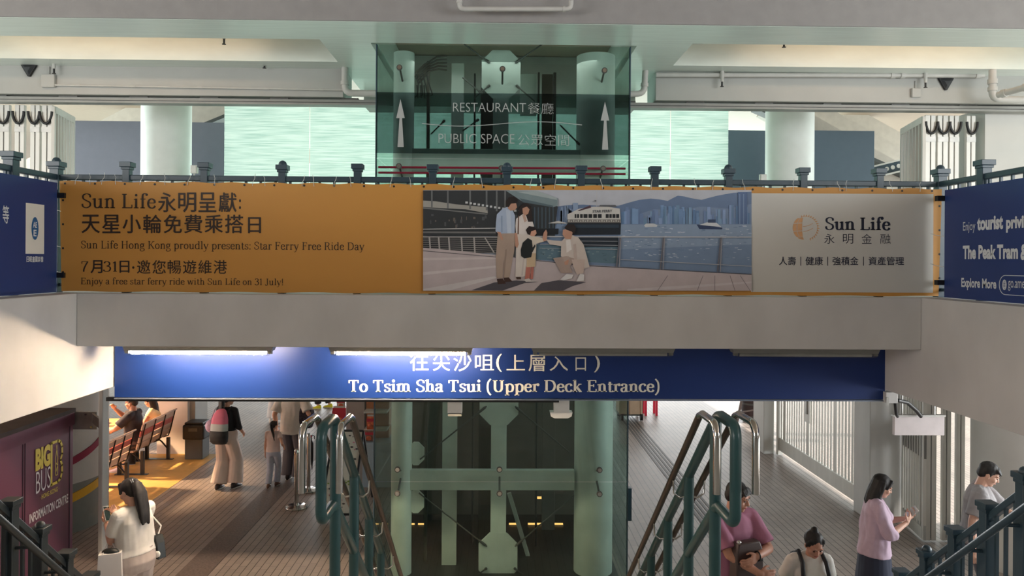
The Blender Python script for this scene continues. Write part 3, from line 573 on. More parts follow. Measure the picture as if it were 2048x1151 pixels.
# ferry
pr((36,46,58), 935, 420, 1205, 485); pp((24,34,46), [(900,342),(1222,342),(1220,412),(925,414)]); pr((44,60,76), 940, 352, 1210, 372)
pp((206,204,200), [(905,292),(975,258),(1060,246),(1140,246),(1216,258),(1222,342),(905,342)]); pr((120,116,112), 905, 322, 1220, 342)
for k in range(22): pr((196,194,188), 910+k*14, 325+(k % 2)*4, 918+k*14, 336, same=k > 0)
for k, (x0, x1) in enumerate([(980,996),(1000,1024),(1030,1052),(1058,1080),(1086,1108),(1132,1150),(1154,1168),(1172,1190),(1194,1212),(948,958),(962,974)]): pr((30,34,40), x0, 290, x1, 313, same=k > 0)
pl((190,190,192), 1079, 152, 1079, 250, 3); pr((80,84,92), 1066, 208, 1076, 216); pp((84,60,72), [(965,270),(1040,238),(1046,252),(975,272)]); pp((96,98,104), [(1090,246),(1100,236),(1190,236),(1198,248)])
put_text(ph, text_geo('STAR FERRY', .03), (c5(1054, 283, lay[0]+2), c5(1172, 279, lay[0]+2), c5(1054, 267, lay[0]+2))); lay[0] += 2
# pier on the left
pp((52,56,60), [(48,150),(560,150),(640,200),(848,244),(830,380),(830,420),(48,420)])
pp((128,146,150), [(540,152),(720,152),(846,196),(848,240),(820,250),(640,218)]); pp((168,180,182), [(600,158),(728,152),(842,196),(842,206)]); pp((90,108,116), [(620,196),(820,240),(820,250),(640,220)])
pp((164,162,156), [(48,210),(120,214),(240,232),(430,250),(432,286),(300,262),(140,254),(48,248)]); pp((120,122,122), [(48,250),(430,288),(430,294),(48,258)])
for k, x in enumerate((95, 190, 322, 420, 480, 530)): pr((112,116,118), x, 152, x+10, 250+k*6, same=k > 0)
for k in range(16): pr((200,204,206), 300+k*24+rnd.uniform(-3, 3), 216+k*4, 314+k*24, 228+k*4, same=k > 0)
for k in range(26): x = rnd.uniform(60, 620); y = rnd.uniform(290, 365); pr((112,104,98) if k % 2 else (84,88,92), x, y, x+rnd.uniform(4, 16), y+rnd.uniform(8, 26), same=k > 0)
for k in range(9): pr((70,86,98), 640+k*22, 250, 648+k*22, 375, same=k > 0)
for k in range(20): pr((118,136,148), 630+rnd.uniform(0, 190), 258+rnd.uniform(0, 90), 640+rnd.uniform(0, 190), 264+rnd.uniform(0, 90)) if False else None
pp((30,34,42), [(700,380),(852,376),(850,410),(720,416)]); pp((206,204,200), [(790,345),(850,330),(910,346)])
pl((186,186,186), 48, 380, 480, 374, 5); pl((120,120,120), 48, 398, 480, 400, 10); pr((44,46,50), 48, 425, 500, 520)
for k in range(7): pl((150,148,146), 48, 438+k*11, 500, 440+k*13, 3, same=k > 0)
for k, x in enumerate((85, 140, 200, 275, 350)): pl((176,172,170), x, 424, x+6, 500+k*6, 9, same=k > 0)
pl((180,176,172), 415, 430, 470, 520, 7); pl((170,166,162), 48, 426, 500, 428, 6)
# promenade
pp((196,184,186), [(48,490),(300,512),(480,535),(720,562),(1000,590),(1500,620),(1998,646),(1998,745),(48,745)])
pp((210,200,200), [(48,550),(480,545),(480,556),(48,566)]); pp((212,204,204), [(48,635),(480,596),(480,608),(48,652)], True); pp((212,206,206), [(48,735),(470,660),(490,668),(200,745),(48,745)], True); pp((206,198,200), [(1260,735),(1998,690),(1998,700),(1400,745),(1260,745)], True)
pl((96,90,94), 48, 508, 480, 545, 4); pl((80,80,90), 1020, 596, 1998, 648, 5); pl((80,80,90), 720, 566, 1020, 596, 4)
for k, (a_, b_) in enumerate(((1710,1675),(1780,1780),(1870,1900),(1930,1990),(1500,1440))): pl((130,124,128), a_, 655, b_, 745, 3, same=k > 0)
# handrail of the promenade
pl((190,192,198), 720, 424, 1998, 427, 7)
for k in range(3): pl((168,172,180), 740, 448+k*22, 1205, 452+k*24, 3, same=k > 0)
for k, x in enumerate((1210, 1470, 1810)):
    pl((110,110,120), x+6, 430, x-14, 605+k*14, 10, same=k > 0); pl((150,150,158), x+12, 430, x+2, 605+k*14, 6, True)
pl((170,174,182), 1220, 560, 1998, 600, 4)
# shadows on the promenade and the four figures
pp((84,80,88), [(335,742),(470,696),(600,684),(735,692),(650,700),(520,744)]); pp((88,84,92), [(706,744),(750,700),(850,683),(1018,694),(940,716),(880,744)])
SK = (196,150,128)
pp((178,158,144), [(492,404),(596,404),(590,500),(572,600),(560,672),(526,672),(528,560),(520,672),(484,672),(480,540)]); pp((158,138,126), [(536,500),(546,500),(530,672),(524,672)])
pp((70,46,40), [(486,676),(520,672),(540,702),(492,706)]); pp((70,46,40), [(526,668),(556,666),(578,690),(532,694)], True)
pp((176,192,216), [(486,292),(520,258),(548,248),(580,268),(594,300),(592,404),(494,406),(478,392),(480,340)]); pp((196,208,226), [(540,262),(566,270),(572,404),(548,404)]); pp((150,168,198), [(510,300),(520,300),(520,396),(512,400)])
pp(SK, [(486,394),(508,398),(524,440),(514,446),(500,420)]); pp(SK, [(548,230),(600,226),(606,250),(592,268),(566,270),(552,258)], True)
pp((40,32,32), [(540,216),(556,190),(590,186),(610,206),(606,222),(570,228),(556,250),(542,244)])
pp((222,212,204), [(598,400),(702,400),(700,520),(690,640),(640,662),(596,662),(600,520)]); pp((206,194,188), [(650,470),(660,470),(640,655),(630,655)])
pp((226,218,214), [(600,318),(640,290),(690,310),(706,360),(700,410),(600,408),(596,360)]); pp((200,170,154), [(636,296),(652,292),(664,330),(650,340)])
pp((110,80,66), [(612,300),(618,300),(616,410),(608,410)]); pp(SK, [(592,400),(606,404),(616,470),(606,494),(594,480)])
pp((44,34,34), [(608,300),(620,252),(640,226),(668,226),(690,246),(694,300),(698,335),(672,336),(660,300),(640,286)]); pp(SK, [(638,256),(664,246),(680,262),(672,288),(652,300),(640,286)])
pp((78,56,48), [(600,664),(628,664),(630,678),(604,678)])
pp((196,120,106), [(660,600),(688,600),(680,678),(652,680)]); pp((196,120,106), [(690,600),(706,600),(700,676),(684,676)], True); pp((216,208,204), [(640,680),(676,672),(690,684),(734,690),(660,692)])
pp((206,182,150), [(664,520),(718,516),(714,602),(662,606)]); pp((224,212,196), [(672,440),(700,420),(760,432),(768,452),(720,466),(718,522),(668,524)])
pp(SK, [(756,434),(764,400),(778,382),(786,400),(782,446),(764,454)]); pp((216,164,140), [(676,392),(716,380),(722,404),(708,422),(686,420)]); pp((40,30,32), [(658,384),(676,362),(710,366),(718,384),(690,392),(684,414),(668,410)])
pp((28,34,36), [(628,500),(640,460),(670,432),(694,446),(700,500),(690,546),(650,554),(630,540)]); pp((40,46,48), [(690,500),(712,470),(716,480),(698,516)])
pp((208,196,188), [(890,430),(930,414),(970,430),(1000,470),(1020,540),(1036,604),(1000,616),(960,600),(900,560),(866,540),(868,480),(800,470),(778,440),(800,444),(870,452)])
pp((230,224,220), [(896,446),(922,440),(930,500),(900,520)]); pp((176,156,146), [(820,552),(900,540),(950,556),(920,600),(936,640),(870,640),(846,600)]); pp((206,186,176), [(930,560),(1010,560),(1000,640),(962,650),(940,600)]); pp((182,164,154), [(872,546),(912,540),(918,566),(890,580)])
pp((196,178,170), [(940,470),(956,466),(962,560),(944,560)]); pp(SK, [(886,574),(914,558),(908,590),(890,592)])
pp(SK, [(878,384),(920,372),(936,400),(926,440),(892,436),(876,412)]); pp((42,32,32), [(886,372),(904,350),(944,352),(958,378),(944,410),(930,394),(900,384)])
pp((228,226,226), [(862,678),(900,646),(940,650),(930,672),(880,684)]); pp((228,226,226), [(958,690),(980,644),(1004,650),(1002,686)], True)
ph.build('photo_print', plist, cloth, recalc=False)
PANEL = M('banner_white_panel', (206, 204, 198), .5, var=.03, scale=1.2, bump=.08)
MB().poly([at(1503, 386, BN-.002), at(1867, 388, BN-.002), at(1866, 585, BN-.002), at(1502, 583.5, BN-.002)]).build('white_panel', PANEL, cloth)
NAVY = M('navy_ink', (22, 28, 52), .5, var=.02)
L = MB(); put_text(L, serif_geo('Sun Life', .14, .34), bq(1650, 1781, 460, 432.5, .004, .8)); lines(L, 'logo_lettering', NAVY, cloth)
L = MB()
for k, ch in enumerate('永明金融'): put_text(L, text_geo(ch, -.006), bq(1648.5+k*37.4, 1669+k*37.4, 487, 467.5, .004), k == 0)
for s, x0, x1 in (('人壽', 1558, 1592), ('健康', 1611, 1646), ('強積金', 1665, 1717), ('資產管理', 1737, 1808)): put_text(L, text_geo(s, .008), bq(x0, x1, 530, 513, .004))
for x in (1601.5, 1655.5, 1727): L.poly([at(x-.7, 513, BN-.004), at(x+.7, 513, BN-.004), at(x+.7, 531, BN-.004), at(x-.7, 531, BN-.004)])
lines(L, 'panel_lettering', NAVY, cloth)
GOLD = M('logo_gold', (214, 164, 118), .5, var=.12, scale=6)
L = MB(); gc = (1612, 455.5); R_ = 24
def gp(x, y): return at(x, y, BN-.004)
for k in range(17):                                    # rays of the sun round the globe
    a = math.radians(-112+k*11.2); r0, r1 = 22.5, 27.5; n_ = 1.9
    L.poly([gp(gc[0]+r0*math.cos(a)-n_*math.sin(a), gc[1]+r0*math.sin(a)+n_*math.cos(a)), gp(gc[0]+r1*math.cos(a+.05), gc[1]+r1*math.sin(a+.05)), gp(gc[0]+r0*math.cos(a)+n_*math.sin(a), gc[1]+r0*math.sin(a)-n_*math.cos(a))])
def crescent(f0, f1, v0, v1):                          # one cell of the globe between two meridians and parallels
    P = []
    for k in range(7): v = v0+(v1-v0)*k/6; P.append((f0, v))
    for k in range(7): v = v1+(v0-v1)*k/6; P.append((f1, v))
    out = []
    for f, v in P:
        x = gc[0]-3+ (R_*math.cos(v))*(-1+f); y = gc[1]+R_*math.sin(v)-.12*(f*10)*math.cos(v); out.append(gp(x, y))
    L.poly(out)
for f0, f1 in ((.02, .34), (.39, .80)):
    for v0, v1 in ((-.95, -.42), (-.36, .25), (.31, .85), (.91, 1.35)): crescent(f0, f1, v0, v1)
for k in range(2):
    P = [gp(1606+j*2.2, 452+k*10-j*j*.16*.5) for j in range(10)]
    for j in range(9): L.add([P[j], P[j+1], P[j+1]-Vector((0,0,.005)), P[j]-Vector((0,0,.005))], [(0,1,2,3)])
L.build('sun_logo', GOLD, cloth)
TIE = M('cable_tie', (216, 218, 214), .4)
for k, px in enumerate((150, 180, 203, 231, 280, 330, 375, 430, 505, 530, 604, 628, 668, 702, 780, 822, 905, 965, 1060, 1084, 1109, 1205, 1302, 1393, 1425, 1490, 1586, 1680, 1692, 1785, 1840)):
    yb = 364+(px-120)*.0088; p = at(px, yb+4, BN-.006); s = (-1)**k*.012
    MB().tube([p, p+Vector((s*.3, 0, .04)), p+Vector((s, .03, .075)), p+Vector((s*1.6, .02, .10+.01*(k % 3)))], .0028, 5).build('cable_tie', TIE, t)
DOTS = MB()
for k in range(30):
    px = 130+k*59.8; p = at(px, 366.5+(px-120)*.0088, BN-.003); DOTS.poly([p+Vector((.011*math.cos(q*PI/5), 0, .011*math.sin(q*PI/5))) for q in range(10)])
for k in range(4):
    for px, sh in ((126, 0), (1879, 12)): p = at(px, 400+k*48+sh, BN-.003); DOTS.poly([p+Vector((.011*math.cos(q*PI/5), 0, .011*math.sin(q*PI/5))) for q in range(10)])
DOTS.build('eyelet', BLACK, t)
# the blue side banners
BLUEV = M('royal_blue_vinyl', (38, 62, 122), .45, var=.05, scale=1.5, bump=.08); WINK = M('white_ink', (222, 226, 230), .5, var=.02)
XL = -4.325; t = thing('banner', 'blue banner with white card tied to the left side balustrade', 'banner', (XL, 5, 3.47))
zt = atx(60, 355.5, XL).z; zb = atx(60, 590, XL).z+.012; ye = atx(114, 470, XL).y
cloth = MB().box(XL-.004, XL, 1.6, ye, zb, zt).build('cloth', BLUEV, t)
def lq(x0, x1, yb, yt, off=.003, X=XL, s=1):
    a = atx(x0, yb, X+s*off); u = atx(x0, yt, X+s*off); b = atx(x1, yb, X+s*off); b.z = a.z; u.y = a.y; return (a, b, u)
L = MB(); put_text(L, text_geo('等', .01), lq(5, 18, 446, 410)); lines(L, 'lettering', WINK, cloth)
L = MB()
for k, ch in enumerate('日昭畫國詳情'): put_text(L, text_geo(ch, .02), lq(53+k*5.7, 58+k*5.7, 524, 512.5), k == 0)
lines(L, 'small_lettering', WINK, cloth)
a, b, u = lq(51, 88, 507, 405, .002); card = MB().add([a, b, Vector((b.x, b.y, u.z)), u], [(0,1,2,3)]).build('white_card', M('white_card', (232, 230, 222), .5, var=.01), cloth)
a, b, u = lq(63, 77, 479, 433, .004); cc = (a+b)/2; cc.z = (a.z+u.z)/2; ry = (b.y-a.y)/2; rzz = (u.z-a.z)/2
MB().add([cc+Vector((0, ry*math.cos(q*PI/12), rzz*math.sin(q*PI/12))) for q in range(24)], [tuple(range(24))]).build('blue_emblem', M('emblem_blue', (30, 96, 150), .5), card)
L = MB(); put_text(L, text_geo('AE', .03), lq(66, 74, 455, 443, .006)); put_text(L, text_geo('E', .03), lq(67, 73, 472, 459, .006)); lines(L, 'emblem_lettering', WINK, card)
for z in (.2, .45, .8): MB().tube([(XL, ye, zb+z), (XL+.04, ye+.06, zb+z-.02), (XL+.1, ye+.07, zb+z+.01)], .004, 5).build('cable_tie', TIE, t)
for z in (.14, .92): MB().box(XL-.02, XL+.07, ye-.005, ye+.05, zb+z, zb+z+.05).build('clip', BLACK, t)
XR = 4.385; t = thing('banner', 'blue banner with white tourist offer lettering on the right side balustrade', 'banner', (XR, 5, 3.47))
zt = atx(1960, 369, XR).z; zb = atx(1960, 600, XR).z; ye = atx(1889, 480, XR).y
cloth = MB().box(XR, XR+.004, 1.6, ye, zb, zt).build('cloth', BLUEV, t)
def rq(x0, x1, yb, yt, off=.003): return lq(x0, x1, yb, yt, off, XR, -1)
def prefix_quad(full, part, q):
    w = lambda s: (lambda g: max(v[0] for v in g)-min(v[0] for v in g))(text_geo(s, .03)[0]); k = w(full)/w(part); a, b, u = q; return (a, a+(b-a)*k, u)
L = MB(); put_text(L, text_geo('Enjoy', .0), rq(1926, 1950.5, 466.5, 444))
put_text(L, text_geo('tourist', .045), rq(1954, 2006, 461, 434)); put_text(L, text_geo('privileges', .045), prefix_quad('privileges', 'privi', rq(2012, 2047, 465, 432)))
put_text(L, text_geo('The Peak Tram', .045), rq(1925.5, 2036, 518, 491)); put_text(L, text_geo('&', .045), rq(2041, 2056, 520, 488))
put_text(L, text_geo('Explore More', .03), rq(1922.5, 1992.5, 579, 555)); put_text(L, text_geo('go.ame', .0), rq(2016, 2049, 581, 561))
lines(L, 'lettering', WINK, cloth)
a, b, u = rq(1998.5, 2075, 588, 550); hh = (u.z-a.z)/2; P = []
for k in range(13): g = PI/2+PI*k/12; P.append(a+Vector((0, -hh*.9*(1-(-math.cos(g)))*1.0 if False else -(hh*.9+hh*.9*math.cos(g)), hh+hh*math.sin(g))))
L = MB(); L.tube([Vector((a.x, b.y, u.z))]+P+[b], .0032, 5); 
a, b, u = rq(2005, 2012.5, 579, 559); cc = Vector((a.x, (a.y+b.y)/2, (a.z+u.z)/2)); ry = (a.y-b.y)/2; rzz = (u.z-a.z)/2
ring = lambda k: [cc+Vector((0, k*ry*math.cos(q*PI/10), rzz*math.sin(q*PI/10))) for q in range(21)]
L.tube(ring(1), .003, 5, False); L.tube(ring(.4), .003, 5, False)
for v in (-.5, 0, .5): L.tube([cc+Vector((0, -ry*.9, v*rzz)), cc+Vector((0, ry*.9, v*rzz))], .003, 5)
L.build('address_frame', WINK, cloth)
for z in (.12, .95): MB().box(XR-.07, XR+.02, ye-.005, ye+.05, zb+z, zb+z+.05).build('clip', BLACK, t)
for z in (.3, .6): MB().tube([(XR, ye, zb+z), (XR-.05, ye+.05, zb+z+.01), (XR-.1, ye+.06, zb+z+.03)], .003, 5).build('cable_tie', TIE, t)
# ================================================================ the blue direction sign and what hangs under the front beam
SGY = 7.88; a = at(229, 795, SGY); b = at(1770, 797, SGY)
t = thing('direction_sign', 'long blue sign board with white ferry direction lettering under the beam', 'sign', (0, SGY, a.z))
SIGNB = M('sign_blue', (0, 42, 108), .5, var=.05, scale=1.5); SIGNW = M('sign_white_vinyl', (236, 234, 224), .45, var=.02)
brd = MB().box(a.x, b.x, SGY, SGY+.05, (a.z+b.z)/2, 2.98).build('board', SIGNB, t)
def sq(x0, x1, yb, yt): return (at(x0, yb, SGY-.003), at(x1, yb, SGY-.003), at(x0, yt, SGY-.003))
L = MB(); put_text(L, serif_geo('To Tsim Sha Tsui (Upper Deck Entrance)', .135, .36), sq(697, 1319, 790.5, 756)); lines(L, 'lettering', SIGNW, brd)
L = MB()
for ch, x0, x1, yt, yb in (('往',820,857,703,741),('尖',866,900,704,741),('沙',907,943,704,742),('咀',950,988,709,740),('(',992,1004,707,743),('上',1013,1050,709,740),('層',1057,1090,709,742),('入',1099,1136,712,741),('口',1151,1172,714,741),(')',1188,1200,709,744)):
    put_text(L, text_geo(ch, .004), sq(x0, x1, yb, yt))
lines(L, 'chinese_lettering', SIGNW, brd)
MB().box(a.x, b.x, SGY-.01, SGY+.05, a.z-.012, a.z).build('bottom_trim', M('blue_grey_trim', (130, 140, 160), .4, .5), t)
MB().box(at(212, 799, 7.93).x, at(1118, 799, 7.93).x, 7.93, 7.98, a.z-.045, a.z-.005).build('shutter_bar', BLACK, t)
TUBE_ON = M('lit_tube', (255, 226, 192), .4, var=0, emit=290.0); TUBE_OFF = M('unlit_tube', (170, 170, 166), .4); COVER = M('lamp_tray', (132, 132, 128), .4)
for k, (px0, px1, on, lab) in enumerate(((248, 552, 1, 'lit fluorescent batten nearest the left stairwell beam'), (657, 949, 1, 'lit fluorescent batten above the Chinese lettering of the sign'), (1060, 1350, 0, 'unlit grey fluorescent batten beside the lit one'), (1459, 1757, 0, 'unlit grey fluorescent batten nearest the right stairwell beam'))):
    Y = 7.5; xa, xb = at(px0, 700, Y).x, at(px1, 700, Y).x; zz = 2.95
    lt = thing('batten_light', lab, 'lamp', ((xa+xb)/2, Y, zz), 'battens under the front beam')
    MB().prism([(xa, Y-.06, zz), (xb, Y-.06, zz), (xb-.03, Y-.06, zz-.07), (xa+.03, Y-.06, zz-.07)], (0, .12, 0)).build('tray', COVER, lt)
    MB().tube([(xa+.09, Y-.03, zz-.085), (xb-.09, Y-.03, zz-.085)], .021, 12).build('tube', TUBE_ON if on else TUBE_OFF, lt, 40)
    for x in (xa+.05, xb-.05): MB().box(x-.02, x+.02, Y-.05, Y-.01, zz-.098, zz-.07).build('end_cap', COVER, lt)
    MB().prism([(xa+.02, Y-.058, zz-.072), (xb-.02, Y-.058, zz-.072), (xb-.05, Y-.058, zz-.112), (xa+.05, Y-.058, zz-.112)], (0, .003, 0)).build('clear_cover', glass('lamp_cover_%d' % k, (.93, .93, .92, 1), .1), lt)
# junction pieces under the sign
def hang(nm, lab, cat, px0, px1, py0, py1, Y, D, mat, label_parts=None):
    a = at(px0, py1, Y); b = at(px1, py0, Y); t = thing(nm, lab, cat, ((a.x+b.x)/2, Y, a.z)); MB().box(a.x, b.x, Y, Y+D, a.z, b.z).build('body', mat, t, bevel=.004); return t, a, b
t, a, b = hang('sensor_box', 'pale square box hanging under the sign left of centre', 'box', 895, 924, 785, 826, 8.0, .1, WHITEPL)
MB().box(a.x+.004, b.x-.004, 7.995, 8.1, a.z-.03, a.z-.004).build('lens_frame', M('grey_lens', (120, 122, 118), .3), t)
t, a, b = hang('emergency_light', 'pale box light with rounded lens under the sign right of centre', 'lamp', 1108, 1139, 785, 826, 8.0, .1, WHITEPL)
a2 = at(1100, 836, 7.99); b2 = at(1145, 824, 7.99); MB().prism([(a2.x, 7.99, b2.z), (b2.x, 7.99, b2.z), (b2.x-.01, 7.99, a2.z+.02), (b2.x-.05, 7.99, a2.z), (a2.x+.05, 7.99, a2.z), (a2.x+.01, 7.99, a2.z+.02)], (0, .12, 0)).build('lens', M('frosted_lens', (224, 224, 220), .25), t)
t, a, b = hang('wall_bracket', 'crumbly white fixing block at the right end of the sign', 'bracket', 1772, 1796, 784, 806, 7.82, .12, PLASTER)
MB().box(a.x-.005, a.x+.02, 7.8, 7.82, a.z-.02, b.z-.05).build('plate', GALV, t)
t, a, b = hang('hanging_panel', 'blank pinkish white panel hanging under the right stairwell beam', 'sign', 1789, 1889, 833, 870, 8.35, .05, M('pinkish_panel', (214, 204, 204), .5))
MB().box(a.x-.01, b.x+.01, 8.34, 8.41, b.z, b.z+.02).build('top_channel', GALV, t)
for x in (a.x+.1, b.x-.1): MB().tube([(x, 8.38, b.z), (x, 8.38, 2.44)], .01, 8).build('hanger', GALV, t)
p = at(1795, 800, 8.0); q = at(1842, 832, 8.3)
tag(MB().tube([p, p.lerp(q, .4)+Vector((0, 0, .05)), p.lerp(q, .8)+Vector((0, 0, .03)), q], .022, 8).build('cable', BLACK, None, 60), 'thick black cable looping to the blank hanging panel', 'cable')
p = at(1790, 800, 7.95); q = at(1795, 832, 8.3)
tag(MB().tube([p, p.lerp(q, .5)+Vector((.0, 0, -.06)), q], .018, 8).build('cable', BLACK, None, 60), 'short black cable dropping behind the crumbly fixing block', 'cable')
# ceiling fittings
def sprinkler(lab, px, py, Y, L_=.0):
    p = at(px, py, Y); t = thing('sprinkler', lab, 'sprinkler', p, 'ceiling sprinklers')
    MB().cyl(p+Vector((0,0,.03)), .018, .05+L_, 12, .026).build('collar', PIPE, t, 40); MB().cyl(p+Vector((0,0,-.03)), .012, .06, 10).build('head', BLACK, t, 40); MB().cyl(p+Vector((0,0,-.035)), .024, .006, 12).build('deflector', BLACK, t, 40)
for lab, px, py, Y, L_ in (('sprinkler head hanging in the left warm-lit coffer', 448, 83, 8.9, .02), ('sprinkler drop on the left beam beside the triangular speaker', 108, 142, 9.65, .12), ('small sprinkler head midway along the left downstand beam', 529, 131, 9.65, .0), ('sprinkler head hanging in the right warm-lit coffer', 1568, 89, 8.9, .0), ('sprinkler drop on the right beam near the lift shaft', 1444, 168, 9.65, .12), ('sprinkler drop on the right beam beside the triangular speaker', 1851, 170, 9.65, .12)): sprinkler(lab, px, py, Y, L_)
def speaker(lab, px, py, w, h):
    Y = 9.74; c = at(px, py, Y); k = Y/F; t = thing('speaker', lab, 'speaker', c, 'triangular speakers'); W_, H_ = w*k, h*k
    f = [(-W_/2+.012, H_/2), (W_/2-.012, H_/2), (W_/2, H_/2-.02), (.014, -H_/2), (-.014, -H_/2), (-W_/2, H_/2-.02)]
    MB().prism([c+Vector((x, -.035, z)) for x, z in f], (0, .035, 0)).build('case', BLACK, t, bevel=.006)
    MB().loft([[c+Vector((x*.8, -.036, z*.8)) for x, z in f], [c+Vector((x*.3, -.055, z*.3)) for x, z in f]]).build('grille', M('speaker_grille', (38, 40, 44), .5), t)
speaker('black triangular wall speaker on the left downstand beam', 60, 140, 33, 27); speaker('black triangular wall speaker on the right downstand beam', 1890, 168, 31, 26)
def pipe(lab, pts, r, mat=PIPE, couplings=()):
    t = thing('pipe', lab, 'pipe', pts[0]); P = []
    for i, p in enumerate(pts):                          # rounded elbows
        p = Vector(p)
        if 0 < i < len(pts)-1:
            a = (Vector(pts[i-1])-p).normalized(); b = (Vector(pts[i+1])-p).normalized(); e = r*2.2
            for k in range(5): s_ = k/4; P.append(p+a*e*(1-s_)**2+b*e*s_**2)
        else: P.append(p)
    MB().tube(P, r, 12).build('run', mat, t, 50)
    for i in range(1, len(pts)-1): MB().tube([Vector(pts[i])+(Vector(pts[i-1])-Vector(pts[i])).normalized()*r*2.3, Vector(pts[i])+(Vector(pts[i-1])-Vector(pts[i])).normalized()*r*3.4], r*1.25, 12).build('coupling', mat, t, 50)
    for c_ in couplings:
        a = Vector(pts[0]).lerp(Vector(pts[1]), c_); d = (Vector(pts[1])-Vector(pts[0])).normalized(); MB().tube([a-d*.03, a+d*.03], r*1.3, 12).build('clamp', mat, t, 50)
pipe('painted pipe bracket hanging at top centre under the fascia', [at(919, -20, 7.6), at(919, 18, 7.6), at(1142, 18, 7.6), at(1142, -20, 7.6)], .025, PIPE, (.3,))
pipe('painted pipe along the top of the right downstand beam', [at(1312, 150, 9.69), at(1968, 151, 9.69)], .03, PIPE, (.2, .72, .75, .98))
pipe('painted pipe dropping to an elbow at the far right', [at(1985, 140, 9.4), at(1985, 198, 9.4), at(2075, 200, 9.4)], .045, PIPE, (.4,))
pipe('slanting pipe stub above the elbow at the far right', [at(1996, 190, 9.2), at(2060, 172, 8.8)], .04, PIPE, (.2, .9))
pipe('painted pipe turning behind the left side of the lift shaft', [at(690, 131, 9.68), at(690, 186, 9.68), at(752, 187, 9.68)], .045)
pipe('painted pipe turning behind the right side of the lift shaft', [at(1291, 136, 9.68), at(1288, 187, 9.68), at(1258, 188, 9.68)], .04)
pipe('thin conduit along the left downstand beam', [at(110, 170, 9.72), at(688, 180, 9.72)], .012, PIPE, (.08, .27, .5, .73, .92))
pipe('thin conduit stub from the pipe at the right of the beam', [at(1258, 84, 8.5), at(1405, 86, 8.5)], .014)
def jbox(lab, px, py, s):
    c = at(px, py, 9.73); k = s*9.73/F/2; t = thing('junction_box', lab, 'box', c); MB().box(c.x-k, c.x+k, 9.70, 9.74, c.z-k, c.z+k).build('box', PAINT2, t, bevel=.008); MB().tube([c+Vector((0,0,k)), c+Vector((0,0,k+.1))], .01, 8).build('conduit', PAINT2, t)
jbox('painted junction box on the left beam below the speaker', 98, 162, 26); jbox('painted junction box on the right beam near the speaker', 1831, 186, 18)
for lab, px, py in (('small white socket box on rail level by the left column', 387, 338), ('small white socket box by the right column', 1527, 356)):
    c = at(px, py, 11.0); t = thing('socket_box', lab, 'box', (c.x, 11, c.z)); MB().box(c.x-.05, c.x+.05, 11, 11.06, c.z-.06, c.z+.06).build('box', WHITEPL, t, bevel=.006); MB().box(c.x-.05+.012, c.x+.038, 10.99, 11, c.z-.045, c.z+.045).build('cover', WHITEPL, t); MB().tube([(c.x, 11.03, c.z), (c.x, 11.03, 3.46)], .012, 8).build('conduit', PIPE, t)
# ================================================================ folding gates
def stile_stack(lab, pairs, Y, ztop, zbot, leaf, loops=True, dark=()):
    t = thing('folding_gate', lab, 'gate', (at(pairs[0][0], 300, Y).x, Y, zbot))
    for x0, x1 in pairs:
        a = at(x0, 300, Y).x; b = at(x1, 300, Y).x; m_ = (a+b)/2
        for u0, u1 in ((a, m_-.006), (m_+.006, b)):
            MB().box(u0, u1, Y, Y+.05, zbot, ztop).build('stile', GATE, t, bevel=.004)
        MB().box(m_-.014, m_+.014, Y+.012, Y+.10, zbot+.03, ztop-.04).build('leaf_infill', GATED, t)
        if loops:
            w = (b-a)/2+.012; MB().tube([(m_+w*math.cos(PI+PI*k/10), Y-.025, ztop-.05-.16*math.sin(PI*k/10)-.04) for k in range(11)], .018, 8).build('cable_loop', BLACK, t, 60)
            MB().box(a, b, Y-.006, Y, ztop-.36, ztop-.29).build('hinge_plate', GALV, t)
    (lx0, lx1, n, y1) = leaf                              # the last leaf stands open at an angle
    p0 = Vector((at(lx0, 300, Y).x, Y, 0)); p1 = Vector((at(lx1, 300, y1).x, y1, 0)); d = p1-p0
    MB().beam(p0+Vector((0,0,ztop-.06)), p1+Vector((0,0,ztop-.06)), .05, .09).build('top_rail', GATE, t)
    MB().beam(p0+Vector((0,0,zbot+.1)), p1+Vector((0,0,zbot+.1)), .05, .16).build('kick_rail', GATE, t)
    for k in range(n+1):
        p = p0+d*(k/n); w = .055 if k in (0, n) else .034; nn = d.normalized()
        MB().beam(p+Vector((0,0,zbot+.02)), p+Vector((0,0,ztop-.02)), .04, w, nn).build('bar', GATE, t)
    return t, p0, p1
stile_stack('pale folded gate stack on the upper deck at the far left', [(-4, 18), (29, 48), (60, 79), (83, 104)], 9.95, 5.83, 3.48, (107, 146, 7, 10.7))
stile_stack('pale folded gate stack on the upper deck at the far right', [(1851, 1871), (1875, 1896), (1899, 1918), (1933, 1951)], 9.95, 5.81, 3.48, (1847, 1804, 7, 10.9))
t, p0, p1 = stile_stack('grey folded gate stack on the lower deck beside the round column', [(1856, 1877), (1889, 1906), (1917, 1934)], 10.0, 2.95, .02, (1852, 1811, 8, 10.75), False)
d = p1-p0; MB().beam(p0+Vector((0, -.03, 1.32)), p1+Vector((0, -.03, 1.32)), .03, .36).build('lock_plate', M('lock_plate_grey', (118, 116, 114), .5), t)
MB().beam(p0+Vector((0, -.03, .13)), p1+Vector((0, -.03, .13)), .03, .2).build('kick_plate', PAINT2, t)
MB().box(p1.x-.06, p1.x+.06, p1.y-.06, p1.y-.02, 1.36, 1.46).build('lock', BLACK, t)
